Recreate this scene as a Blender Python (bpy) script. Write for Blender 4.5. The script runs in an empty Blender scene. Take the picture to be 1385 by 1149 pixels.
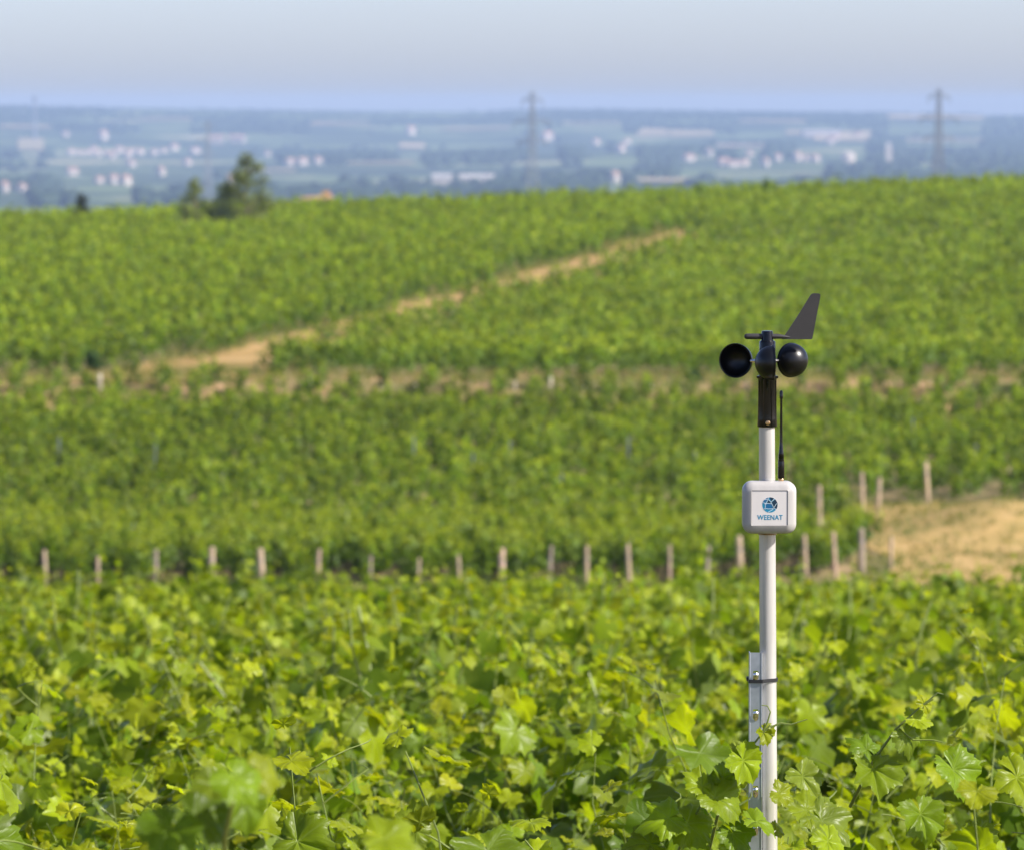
import bpy, math, random
import numpy as np
from mathutils import Vector, Matrix

S = bpy.context.scene
COL = S.collection
R = math.radians
rng = np.random.default_rng(11)
random.seed(5)

# ------------------------------------------------------------------ camera, sky, sun, exposure
F, CX, CY, HZ = 7350.0, 692.5, 574.5, 145.0        # focal length and image centre measured in photo pixels
PITCH = math.atan((CY - HZ) / F)
cam_d = bpy.data.cameras.new('camera')
cam_d.sensor_fit = 'HORIZONTAL'; cam_d.sensor_width = 36.0
cam_d.lens = F / 1385.0 * 36.0
cam_d.clip_start = 0.1; cam_d.clip_end = 80000.0
cam_d.dof.use_dof = True
cam_d.dof.focus_distance = 8.0
cam_d.dof.aperture_fstop = cam_d.lens / 12.3
cam = bpy.data.objects.new('camera', cam_d); COL.objects.link(cam)
cam.rotation_euler = (math.pi / 2 - PITCH, 0, 0)
S.camera = cam

SUN_AZ, SUN_EL = R(110), R(38)                      # azimuth from +Y (view direction) towards +X (right)
sd = Vector((math.sin(SUN_AZ) * math.cos(SUN_EL), math.cos(SUN_AZ) * math.cos(SUN_EL), math.sin(SUN_EL)))
world = bpy.data.worlds.new('World'); S.world = world; world.use_nodes = True
wn = world.node_tree.nodes; wl = world.node_tree.links
sky = wn.new('ShaderNodeTexSky'); sky.sky_type = 'NISHITA'; sky.sun_disc = False
sky.sun_elevation = SUN_EL; sky.sun_rotation = SUN_AZ
sky.altitude = 100; sky.air_density = 0.6; sky.dust_density = 1.2; sky.ozone_density = 3.0
bg = wn['Background']; bg.inputs['Strength'].default_value = 0.15
air = wn.new('ShaderNodeMix'); air.data_type = 'RGBA'; air.blend_type = 'MULTIPLY'; air.inputs[0].default_value = 1.0
air.inputs[7].default_value = (.96, .86, .87, 1)          # the lavender cast of a hazy summer sky
wl.new(sky.outputs['Color'], air.inputs[6]); wl.new(air.outputs[2], bg.inputs['Color'])

sun_d = bpy.data.lights.new('sun', 'SUN'); sun_d.energy = 4.7; sun_d.angle = R(0.53); sun_d.color = (1.0, 0.95, 0.86)
sun = bpy.data.objects.new('sun', sun_d); COL.objects.link(sun)
sun.rotation_euler = sd.to_track_quat('Z', 'Y').to_euler()

S.view_settings.view_transform = 'Standard'; S.view_settings.look = 'None'
S.view_settings.exposure = 0.85; S.view_settings.gamma = 1.0
S.view_settings.use_curve_mapping = False
S.cycles.use_denoising = True
S.cycles.max_bounces = 8; S.cycles.diffuse_bounces = 3; S.cycles.transmission_bounces = 5
S.cycles.volume_bounces = 0

# ------------------------------------------------------------------ helpers
def ray(px, py):
    """direction of a photo pixel, scaled so that y (depth) is 1"""
    u = (px - CX) / F; v = (CY - py) / F
    c, s = math.cos(PITCH), math.sin(PITCH)
    d = Vector((u, c + v * s, -s + v * c))
    return d / d.y

def at(px, py, y):
    return ray(px, py) * y

def smooth(a, b, x):
    t = np.clip((x - a) / (b - a), 0, 1)
    return t * t * (3 - 2 * t)

def wob(x, y, s, k=0.0):
    """cheap smooth noise, about -1..1"""
    x = x / s; y = y / s
    return (np.sin(1.7 * x + 1.3 * np.sin(0.9 * y + k)) + np.sin(1.3 * y + 1.1 * np.sin(1.2 * x + 2 * k) + k)
            + 0.6 * np.sin(3.1 * x - 2.3 * y + 3 * k)) / 2.6

TRACK = np.array([[-14.5, 147.0], [-9.8, 153.0], [-8.0, 163.0], [-6.0, 181.0], [-4.2, 191.0], [-2.3, 203.0], [1.5, 227.0], [5.4, 252.0], [9.3, 278.0], [10.2, 284.0]])
def track_x(y):
    return np.interp(y, TRACK[:, 1], TRACK[:, 0])

def track_w(y):
    """how open the track lies between the vines"""
    return np.interp(y, [148, 158, 168, 182, 196, 205, 216, 228, 240, 256, 275, 290], [2.7, 2.2, 1.05, .8, .95, .95, 1.15, 1.15, .85, 1.05, 1.2, .9])

def g(x, y):
    """height of the ground, camera at zero"""
    x = np.asarray(x, float); y = np.asarray(y, float)
    near = -(1.62 + 0.0828 * y)
    mid = -8.97 + 0.0105 * (y - 100)
    z = np.where(y < 100, np.maximum(near, -8.97 - 0.0 * y), mid)
    z = near + (mid - near) * smooth(80, 97, y)
    u = np.clip((y - 155) / 175, 0, 3)
    up = -7.68 + np.minimum(u, 1.0) ** 1.15 * (1.55 + 0.036 * np.clip(x, -60, 60))
    dx = x - track_x(y)
    step = smooth(0.2, 3.2, dx) * (1 - smooth(14, 40, dx)) * smooth(158, 170, y) * (1 - smooth(255, 285, y))
    up = up - 0.55 * step
    z = z + (up - z) * smooth(147.3, 150.6, y)
    # mound of bare earth on the right
    z = z + 0.55 * np.exp(-((x - 10.4) / 1.9) ** 2 - ((y - 113.5) / 3.4) ** 2)
    z = z + 0.04 * wob(x, y, 3.0, 1.0) * smooth(97, 101, y) * (1 - smooth(320, 340, y))
    # behind the crest the land falls to the plain
    t = np.clip(y - 330, 0, None)
    zc = -6.1 + 0.036 * np.clip(x, -60, 60)
    fall = zc - 0.0000 * t - 24.0 * smooth(0, 420, t) - 30 * smooth(300, 2600, t)
    z = np.where(y > 330, fall, z)
    far = smooth(6200, 8800, y)
    ridge = 51 - 0.0125 * np.clip(x, -900, 1200) + 2 * wob(x, y, 700, .4) + 1.5 * wob(x, y, 210, 2.)
    z = z + far * ridge + smooth(2600, 6000, y) * (3.0 * wob(x, y, 700, 3.) + 2 * wob(x, y, 240, 5.)) + smooth(5000, 6000, y) * (1 - smooth(6700, 7900, y)) * (4 + 4 * wob(x, y, 400, 1.))
    return z

def ground_hit(px, py):
    d = ray(px, py)
    ys = np.geomspace(90, 9200, 5000)
    k = np.argmax(d.z * ys < g(d.x * ys, ys))
    y = ys[k] if k else ys[-1]
    return Vector((d.x * y, y, float(g(d.x * y, y))))

def tag(o, label=None, cat=None, group=None, kind=None):
    if label: o['label'] = label
    if cat: o['category'] = cat
    if group: o['group'] = group
    if kind: o['kind'] = kind
    return o

def empty(name, loc=(0, 0, 0), rz=0.0):
    o = bpy.data.objects.new(name, None); COL.objects.link(o)
    o.location = loc; o.rotation_euler = (0, 0, rz); o.empty_display_size = 0.2
    return o

class MB:
    def __init__(s): s.v = []; s.f = []
    def add(s, vs, fs):
        n = len(s.v); s.v += [tuple(p) for p in vs]; s.f += [tuple(i + n for i in q) for q in fs]; return s
    def box(s, c, d, m=None):
        x, y, z = [k / 2 for k in d]
        vs = [Vector((a * x, b * y, e * z)) for a in (-1, 1) for b in (-1, 1) for e in (-1, 1)]
        if m is not None: vs = [m @ p for p in vs]
        vs = [p + Vector(c) for p in vs]
        return s.add(vs, [(0, 1, 3, 2), (4, 6, 7, 5), (0, 4, 5, 1), (2, 3, 7, 6), (0, 2, 6, 4), (1, 5, 7, 3)])
    def tube(s, pts, rad, n=8, cap=True):
        pts = [Vector(p) for p in pts]
        if not hasattr(rad, '__len__'): rad = [rad] * len(pts)
        vs = []; fs = []; ref = None
        for i, p in enumerate(pts):
            t = (pts[min(i + 1, len(pts) - 1)] - pts[max(i - 1, 0)]).normalized()
            if ref is None: ref = Vector((1, 0, 0)) if abs(t.x) < .8 else Vector((0, 1, 0))
            a = (ref - t * ref.dot(t)).normalized(); b = t.cross(a); ref = a
            vs += [p + (a * math.cos(k * 2 * math.pi / n) + b * math.sin(k * 2 * math.pi / n)) * rad[i] for k in range(n)]
        for i in range(len(pts) - 1):
            for k in range(n):
                k2 = (k + 1) % n
                fs.append((i * n + k, i * n + k2, (i + 1) * n + k2, (i + 1) * n + k))
        if cap:
            fs.append(tuple(range(n - 1, -1, -1))); fs.append(tuple((len(pts) - 1) * n + k for k in range(n)))
        return s.add(vs, fs)
    def lathe(s, prof, n=32, m=None, cap=True):
        """prof: (radius, z) pairs; about local z"""
        vs = []; fs = []
        for r, z in prof:
            vs += [Vector((r * math.cos(k * 2 * math.pi / n), r * math.sin(k * 2 * math.pi / n), z)) for k in range(n)]
        for i in range(len(prof) - 1):
            for k in range(n):
                k2 = (k + 1) % n
                fs.append((i * n + k, i * n + k2, (i + 1) * n + k2, (i + 1) * n + k))
        if cap:
            fs.append(tuple(range(n - 1, -1, -1))); fs.append(tuple((len(prof) - 1) * n + k for k in range(n)))
        if m is not None: vs = [m @ p for p in vs]
        return s.add(vs, fs)
    def mesh(s, name, mat, smooth_angle=35):
        me = bpy.data.meshes.new(name); me.from_pydata(s.v, [], s.f); me.update()
        if mat: me.materials.append(mat)
        if smooth_angle:
            me.shade_smooth(); me.set_sharp_from_angle(angle=R(smooth_angle))
        return me
    def build(s, name, mat, parent=None, smooth_angle=35):
        o = bpy.data.objects.new(name, s.mesh(name, mat, smooth_angle)); COL.objects.link(o)
        if parent: o.parent = parent
        return o

def np_mesh(name, V, T, mat, colors=None, smooth_=True):
    me = bpy.data.meshes.new(name)
    me.vertices.add(len(V)); me.vertices.foreach_set('co', np.ascontiguousarray(V, np.float32).ravel())
    n = T.shape[1]
    me.loops.add(T.size); me.loops.foreach_set('vertex_index', np.ascontiguousarray(T, np.int32).ravel())
    me.polygons.add(len(T)); me.polygons.foreach_set('loop_start', np.arange(0, T.size, n, dtype=np.int32))
    if smooth_: me.polygons.foreach_set('use_smooth', np.ones(len(T), bool))
    me.update(calc_edges=True)
    if colors is not None:
        at_ = me.color_attributes.new('tint', 'FLOAT_COLOR', 'POINT')
        c = np.ones((len(V), 4), np.float32); c[:, :3] = colors; at_.data.foreach_set('color', c.ravel())
    if mat: me.materials.append(mat)
    return me

def np_obj(name, me, parent=None):
    o = bpy.data.objects.new(name, me); COL.objects.link(o)
    if parent: o.parent = parent
    return o

# ------------------------------------------------------------------ materials
def mat_new(name):
    m = bpy.data.materials.new(name); m.use_nodes = True
    nt = m.node_tree; return m, nt, nt.nodes, nt.links, nt.nodes['Principled BSDF']

def pbr(name, col, rough=0.5, metal=0.0, noise=0.0, nscale=30.0, bump=0.0, spec=0.5, streak=1.0):
    m, nt, N, L, b = mat_new(name)
    b.inputs['Base Color'].default_value = (*col, 1); b.inputs['Roughness'].default_value = rough
    b.inputs['Metallic'].default_value = metal; b.inputs['Specular IOR Level'].default_value = spec
    if noise or bump:
        tc = N.new('ShaderNodeTexCoord'); nz = N.new('ShaderNodeTexNoise')
        nz.inputs['Scale'].default_value = nscale; nz.inputs['Detail'].default_value = 6
        mp = N.new('ShaderNodeMapping'); mp.inputs['Scale'].default_value = (1, 1, streak)
        L.new(tc.outputs['Object'], mp.inputs['Vector']); L.new(mp.outputs['Vector'], nz.inputs['Vector'])
        if noise:
            r = N.new('ShaderNodeValToRGB')
            r.color_ramp.elements[0].position = .3; r.color_ramp.elements[1].position = .7
            r.color_ramp.elements[0].color = (*[c * (1 - noise) for c in col], 1)
            r.color_ramp.elements[1].color = (*[min(1, c * (1 + noise)) for c in col], 1)
            L.new(nz.outputs['Fac'], r.inputs['Fac']); L.new(r.outputs['Color'], b.inputs['Base Color'])
        if bump:
            bp = N.new('ShaderNodeBump'); bp.inputs['Strength'].default_value = bump; bp.inputs['Distance'].default_value = .01
            L.new(nz.outputs['Fac'], bp.inputs['Height']); L.new(bp.outputs['Normal'], b.inputs['Normal'])
    return m

def leaf_material(name, source, veins=False, transl=0.43, rough=0.36, tboost=(1.75, 1.75, 0.5)):
    """leaf skin: glossy top, paler matt underside, light coming through"""
    m, nt, N, L, b = mat_new(name)
    if source == 'object':
        oi = N.new('ShaderNodeObjectInfo'); col = oi.outputs['Color']
    else:
        a = N.new('ShaderNodeAttribute'); a.attribute_name = 'tint'; col = a.outputs['Color']
    if veins:
        uv = N.new('ShaderNodeUVMap'); sep = N.new('ShaderNodeSeparateXYZ'); L.new(uv.outputs['UV'], sep.inputs[0])
        def M(op, a_, b_=None, clamp=False):
            n = N.new('ShaderNodeMath'); n.operation = op; n.use_clamp = clamp
            for i, q in enumerate((a_, b_)):
                if q is None: continue
                if isinstance(q, (int, float)): n.inputs[i].default_value = q
                else: L.new(q, n.inputs[i])
            return n.outputs[0]
        x = M('MULTIPLY_ADD', sep.outputs[0], 2.0); x.node.inputs[2].default_value = -1.0
        y = M('MULTIPLY_ADD', sep.outputs[1], 2.0); y.node.inputs[2].default_value = -1.0
        ang = M('ABSOLUTE', M('ARCTAN2', x, y))
        rr = M('SQRT', M('ADD', M('MULTIPLY', x, x), M('MULTIPLY', y, y)))
        dmin = ang
        for a0 in (0.98, 2.05):
            dmin = M('MINIMUM', dmin, M('ABSOLUTE', M('SUBTRACT', ang, a0)))
        dist = M('MULTIPLY', dmin, rr)
        main = M('SUBTRACT', 1.0, M('DIVIDE', dist, 0.022), True)
        side = M('ABSOLUTE', M('SINE', M('ADD', M('MULTIPLY', rr, 24.0), M('MULTIPLY', dmin, -16.0))))
        side = M('MULTIPLY', M('SUBTRACT', 1.0, M('MULTIPLY', side, 4.0), True), 0.45)
        vein = M('MAXIMUM', main, side)
        nz = N.new('ShaderNodeTexNoise'); nz.inputs['Scale'].default_value = 7.0; nz.inputs['Detail'].default_value = 4
        L.new(uv.outputs['UV'], nz.inputs['Vector'])
        hs = N.new('ShaderNodeHueSaturation')
        L.new(M('MULTIPLY_ADD', nz.outputs['Fac'], 0.7), hs.inputs['Value']); hs.inputs['Value'].links[0].from_node.inputs[2].default_value = 0.65
        L.new(col, hs.inputs['Color'])
        mx = N.new('ShaderNodeMix'); mx.data_type = 'RGBA'
        L.new(M('MULTIPLY', vein, 0.26), mx.inputs[0]); L.new(hs.outputs['Color'], mx.inputs[6])
        mx.inputs[7].default_value = (0.22, 0.28, 0.09, 1)
        col = mx.outputs[2]
        bp = N.new('ShaderNodeBump'); bp.inputs['Strength'].default_value = 0.4; bp.inputs['Distance'].default_value = 0.0025
        L.new(M('SUBTRACT', M('MULTIPLY', nz.outputs['Fac'], 0.6), vein), bp.inputs['Height'])
        L.new(bp.outputs['Normal'], b.inputs['Normal'])
    geo = N.new('ShaderNodeNewGeometry')
    back = N.new('ShaderNodeMix'); back.data_type = 'RGBA'; back.inputs[0].default_value = 0.35
    L.new(col, back.inputs[6]); back.inputs[7].default_value = (0.15, 0.20, 0.04, 1)
    two = N.new('ShaderNodeMix'); two.data_type = 'RGBA'
    L.new(geo.outputs['Backfacing'], two.inputs[0]); L.new(col, two.inputs[6]); L.new(back.outputs[2], two.inputs[7])
    L.new(two.outputs[2], b.inputs['Base Color'])
    b.inputs['Roughness'].default_value = rough; b.inputs['Specular IOR Level'].default_value = 0.2
    tr = N.new('ShaderNodeBsdfTranslucent')
    tint = N.new('ShaderNodeMix'); tint.data_type = 'RGBA'; tint.blend_type = 'MULTIPLY'; tint.inputs[0].default_value = 1.0
    tint.clamp_result = False
    L.new(col, tint.inputs[6]); tint.inputs[7].default_value = (*tboost, 1)
    L.new(tint.outputs[2], tr.inputs['Color'])
    ms = N.new('ShaderNodeMixShader'); ms.inputs[0].default_value = transl
    L.new(b.outputs[0], ms.inputs[1]); L.new(tr.outputs[0], ms.inputs[2])
    L.new(ms.outputs[0], N['Material Output'].inputs['Surface'])
    return m

M_LEAF = leaf_material('vine_leaf', 'object', veins=True)
M_MASS = leaf_material('vine_foliage', 'attr', rough=0.5)
M_TREE = leaf_material('tree_foliage', 'attr', transl=0.34, rough=0.6, tboost=(1.2, 1.2, .7))
M_SHOOT = pbr('green_shoot', (0.15, 0.19, 0.035), 0.5, noise=.25, nscale=20)
M_BARK = pbr('vine_bark', (0.10, 0.07, 0.045), 0.9, noise=.4, nscale=40, bump=.6)
M_WOOD = pbr('weathered_wood', (0.40, 0.30, 0.20), 0.85, noise=.3, nscale=9, bump=.4)
M_GREYPOST = pbr('grey_steel_stake', (0.17, 0.19, 0.22), 0.55, metal=.3)
M_POLE = pbr('silver_grey_pole', (0.56, 0.535, 0.505), 0.27, metal=.32, noise=.13, nscale=140, streak=.06)
M_STAIN = pbr('rusty_stain', (0.30, 0.20, 0.11), 0.7, noise=.3, nscale=80)
M_GALV = pbr('galvanised_steel', (0.42, 0.45, 0.49), 0.42, metal=.75, noise=.15, nscale=60)
M_HOOK = pbr('bright_steel', (0.75, 0.73, 0.70), 0.22, metal=1.0)
M_BLACK = pbr('black_plastic', (0.004, 0.004, 0.004), 0.12, spec=.36)
M_CUP = pbr('black_cup_plastic', (0.005, 0.005, 0.006), 0.33, spec=.42)
M_VANE = pbr('charcoal_vane', (0.034, 0.031, 0.030), 0.55, noise=.12, nscale=40)
M_RUBBER = pbr('black_rubber', (0.012, 0.012, 0.013), 0.5)
M_WHITE = pbr('white_plastic', (0.41, 0.39, 0.37), 0.36, noise=.07, nscale=90, streak=.2)
M_PANEL = pbr('white_label', (0.64, 0.605, 0.58), 0.5, noise=.03, nscale=50, streak=.3)
M_BRASS = pbr('brass', (0.65, 0.42, 0.22), 0.3, metal=1.0)
M_BLUE = pbr('logo_blue', (0.002, 0.22, 0.38), 0.5)
M_BLUE2 = pbr('logo_mid_blue', (0.003, 0.11, 0.25), 0.5)
M_NAVY = pbr('logo_navy', (0.002, 0.025, 0.055), 0.5)
M_LOGOW = pbr('logo_line', (0.55, 0.68, 0.74), 0.5)
M_PYLON = pbr('pylon_steel', (0.17, 0.18, 0.20), 0.6)
M_WALLW = pbr('white_render_wall', (0.48, 0.41, 0.35), 0.9, noise=.08, nscale=.5)
M_ROOF = pbr('terracotta_roof', (0.34, 0.20, 0.14), 0.9, noise=.2, nscale=.6)
M_ROOFP = pbr('pale_sheet_roof', (0.40, 0.37, 0.34), 0.7, noise=.1, nscale=.2)

def ground_material():
    m, nt, N, L, b = mat_new('ground_soil')
    b.inputs['Roughness'].default_value = 1.0; b.inputs['Specular IOR Level'].default_value = .1
    tc = N.new('ShaderNodeTexCoord')
    def nz(scale, det=5):
        n = N.new('ShaderNodeTexNoise'); n.inputs['Scale'].default_value = scale; n.inputs['Detail'].default_value = det
        L.new(tc.outputs['Object'], n.inputs['Vector']); return n.outputs['Fac']
    def ramp(f, stops):
        r = N.new('ShaderNodeValToRGB'); e = r.color_ramp.elements
        while len(e) < len(stops): e.new(.5)
        for k, (p, c) in enumerate(stops): e[k].position = p; e[k].color = (*c, 1)
        L.new(f, r.inputs['Fac']); return r.outputs['Color']
    soil = ramp(nz(.9, 8), [(.36, (.10, .105, .035)), (.48, (.20, .17, .075)), (.6, (.31, .22, .12))])
    far = ramp(nz(.0045, 6), [(.38, (.03, .045, .02)), (.50, (.05, .075, .03)), (.54, (.12, .15, .06)), (.62, (.10, .14, .05)), (.66, (.34, .29, .18)), (.75, (.10, .12, .05))])
    sep = N.new('ShaderNodeSeparateXYZ'); L.new(tc.outputs['Object'], sep.inputs[0])
    mr = N.new('ShaderNodeMapRange'); mr.inputs[1].default_value = 400; mr.inputs[2].default_value = 900
    L.new(sep.outputs[1], mr.inputs[0])
    mx = N.new('ShaderNodeMix'); mx.data_type = 'RGBA'
    L.new(mr.outputs[0], mx.inputs[0]); L.new(soil, mx.inputs[6]); L.new(far, mx.inputs[7])
    L.new(mx.outputs[2], b.inputs['Base Color'])
    return m

def dirt_material(name, stops, scale):
    m, nt, N, L, b = mat_new(name)
    b.inputs['Roughness'].default_value = 1.0; b.inputs['Specular IOR Level'].default_value = .1
    tc = N.new('ShaderNodeTexCoord'); n = N.new('ShaderNodeTexNoise')
    n.inputs['Scale'].default_value = scale; n.inputs['Detail'].default_value = 9; n.inputs['Roughness'].default_value = .62
    L.new(tc.outputs['Object'], n.inputs['Vector'])
    r = N.new('ShaderNodeValToRGB'); e = r.color_ramp.elements
    while len(e) < len(stops): e.new(.5)
    for k, (p, c) in enumerate(stops): e[k].position = p; e[k].color = (*c, 1)
    L.new(n.outputs['Fac'], r.inputs['Fac']); L.new(r.outputs['Color'], b.inputs['Base Color'])
    bp = N.new('ShaderNodeBump'); bp.inputs['Strength'].default_value = .7; bp.inputs['Distance'].default_value = .06
    L.new(n.outputs['Fac'], bp.inputs['Height']); L.new(bp.outputs['Normal'], b.inputs['Normal'])
    return m

# ------------------------------------------------------------------ setting: ground, tracks, far fields
def axis(parts):
    return np.unique(np.round(np.concatenate(parts), 4))
ys = axis([np.arange(-40, 96, 2.), np.arange(96, 146, 1.), np.arange(146, 160, .5), np.arange(160, 360, 2.),
           np.geomspace(360, 10300, 150)])
xp = np.concatenate([np.arange(0, 44, 1.), np.geomspace(44, 500, 22), np.geomspace(520, 2400, 45), np.geomspace(2500, 5200, 10)])
xs = axis([-xp, xp])
X, Y = np.meshgrid(xs, ys)
V = np.stack([X, Y, g(X, Y)], -1).reshape(-1, 3)
nx, ny = len(xs), len(ys)
I = (np.arange(ny - 1)[:, None] * nx + np.arange(nx - 1)[None]).ravel()
Q = np.stack([I, I + 1, I + nx + 1, I + nx], -1)
tag(np_obj('ground', np_mesh('ground', V, Q, ground_material())), kind='structure')

def sheet(name, mat, rows, lift=.03):
    """rows of (y, x0, x1): a strip laid over the ground"""
    nxs = 24; vs = []
    for y, x0, x1 in rows:
        x = np.linspace(x0, x1, nxs); yy = np.full(nxs, y)
        vs.append(np.stack([x, yy, g(x, yy) + lift], -1))
    Vv = np.array(vs).reshape(-1, 3); n = len(rows)
    I = (np.arange(n - 1)[:, None] * nxs + np.arange(nxs - 1)[None]).ravel()
    return tag(np_obj(name, np_mesh(name, Vv, np.stack([I, I + 1, I + nxs + 1, I + nxs], -1), mat)), kind='structure')

M_STRIP = dirt_material('dry_verge', [(.34, (.10, .12, .035)), (.45, (.22, .18, .07)), (.56, (.36, .23, .12)), (.7, (.44, .29, .16))], .45)
M_SAND = dirt_material('sandy_earth', [(.30, (.17, .16, .06)), (.42, (.32, .235, .08)), (.52, (.43, .29, .11)), (.72, (.48, .33, .145))], .5)
M_TRACK = dirt_material('track_earth', [(.30, (.12, .13, .03)), (.43, (.25, .175, .06)), (.53, (.37, .235, .09)), (.72, (.43, .30, .135))], .33)
yy = np.arange(147.0, 157.6, .5)
sheet('verge', M_STRIP, [(y, -60, 60) for y in yy])
yy = np.arange(150.5, 284, 1.0)
sheet('dirt_track', M_TRACK, [(y, track_x(y) - .5 - track_w(y) + .5 * wob(y, y, 4., 1.), track_x(y) + .2 + track_w(y) + .5 * wob(y, 0 * y, 5., 2.)) for y in yy], .06)
yy = np.arange(100.5, 119.6, .5)
def patch_left(y): return 7.15 + .02 * (y - 100) + .35 * wob(y, 0 * y, 2.2, .7)
M_CLEAR = dirt_material('clearing_earth', [(.30, (.16, .15, .045)), (.40, (.30, .225, .075)), (.50, (.40, .27, .105)), (.70, (.46, .31, .135))], .4)
sheet('bare_clearing', M_CLEAR, [(y, patch_left(y), 22) for y in yy], .03)
yy = np.arange(107.5, 118.6, .5)
sheet('bare_mound', M_SAND, [(y, 10.2 - 2.4 * math.sqrt(max(0.02, 1 - ((y - 113) / 5.7) ** 2)) + .3 * wob(y, 0 * y, 1.5, 2.), 13.5) for y in yy], .042)

# far fields, sheets of stubble on the plain
M_STUBBLE = dirt_material('stubble', [(.3, (.18, .17, .09)), (.5, (.30, .24, .14)), (.7, (.42, .32, .20))], .006)
FIELDS = []
def far_field(px0, px1, py0, py1):
    a = ground_hit((px0 + px1) / 2, py0).y; b_ = ground_hit((px0 + px1) / 2, py1).y
    a, b_ = min(a, b_), max(a, b_)
    yy = np.linspace(a, b_, 20); FIELDS.append((px0, px1, a, b_))
    return sheet('field', M_STUBBLE, [(y, (px0 - CX) / F * y, (px1 - CX) / F * y) for y in yy], 2.5)
for q in ((862, 903, 177, 185), (905, 965, 179, 187), (1062, 1105, 178, 184), (1100, 1178, 180, 193), (1200, 1330, 158, 163), (25, 60, 190, 206), (540, 575, 196, 203), (860, 935, 245, 250), (420, 500, 168, 171), (600, 690, 175, 178), (760, 840, 168, 170), (960, 1040, 198, 201), (330, 400, 232, 235), (470, 560, 222, 225), (0, 70, 172, 175), (1220, 1330, 190, 193), (1000, 1090, 165, 167), (190, 260, 162, 164)):
    far_field(*q)

# ------------------------------------------------------------------ leaf shapes
def leaf_outline(n, lob, ser, r_):
    """palmate leaf, petiole at origin, tip towards +y, about 1 wide"""
    a = np.linspace(-math.pi * .93, math.pi * .93, n)
    aa = np.abs(a)
    lobes = np.exp(-(aa / .44) ** 2) * .62 + np.exp(-((aa - 1.0) / .40) ** 2) * .56 + np.exp(-((aa - 1.98) / .52) ** 2) * .47
    rad = (1 - lob) * (.55 - .13 * (aa / math.pi)) + lob * lobes * 1.02 + .03
    rad = rad * (1 + ser * np.where(np.arange(n) % 2 == 0, -1, 1) + r_.normal(0, .03, n))
    return np.stack([rad * np.sin(a), rad * np.cos(a)], -1)

def leaf_mesh(k, r_):
    n = 27
    out = leaf_outline(n, r_.uniform(.15, .48), .06, r_)
    inn = out[::2] * .52
    m = len(inn)
    P = np.concatenate([[[0, 0]], inn, out])
    rr = np.hypot(P[:, 0], P[:, 1]); an = np.abs(np.arctan2(P[:, 0], P[:, 1]))
    fold = r_.uniform(.08, .40); droop = r_.uniform(.2, .7); curl = r_.uniform(-.4, .1)
    z = fold * np.abs(P[:, 0]) - droop * np.clip(P[:, 1], 0, 1) ** 2 - .25 * np.clip(-P[:, 1], 0, 1) ** 2 + curl * P[:, 0] ** 2
    z += .05 * np.sin(an * 6.1 + k) * rr / .5 + .06 * np.sin(P[:, 0] * 7 + k) * np.sin(P[:, 1] * 6 + 2 * k) + r_.normal(0, .018, len(P)) * (rr > .3)
    Vv = np.column_stack([P, z])
    T = []
    for i in range(m - 1): T.append((0, 1 + i + 1, 1 + i))
    for i in range(n - 1):
        a, b_ = 1 + m + i, 1 + m + i + 1
        T.append((1 + (i + 1) // 2, b_, a))
        if i % 2 == 0:
            T.append((1 + i // 2, 1 + min(i // 2 + 1, m - 1), a)) if False else None
    for i in range(m - 1):                       # inner edge to the outer point between
        T.append((1 + i, 1 + i + 1, 1 + m + 2 * i + 1))
    T = np.array(T)
    # consistent upward facing
    A = Vv[T]; nz_ = np.cross(A[:, 1] - A[:, 0], A[:, 2] - A[:, 0])[:, 2]
    T[nz_ < 0] = T[nz_ < 0][:, ::-1]
    me = np_mesh('leaf', Vv, T, M_LEAF)
    uv = me.uv_layers.new(name='UVMap')
    uv.data.foreach_set('uv', (P[T.ravel()] * .5 + .5).astype(np.float32).ravel())
    return me
LEAVES = [leaf_mesh(k, np.random.default_rng(100 + k)) for k in range(14)]

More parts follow.
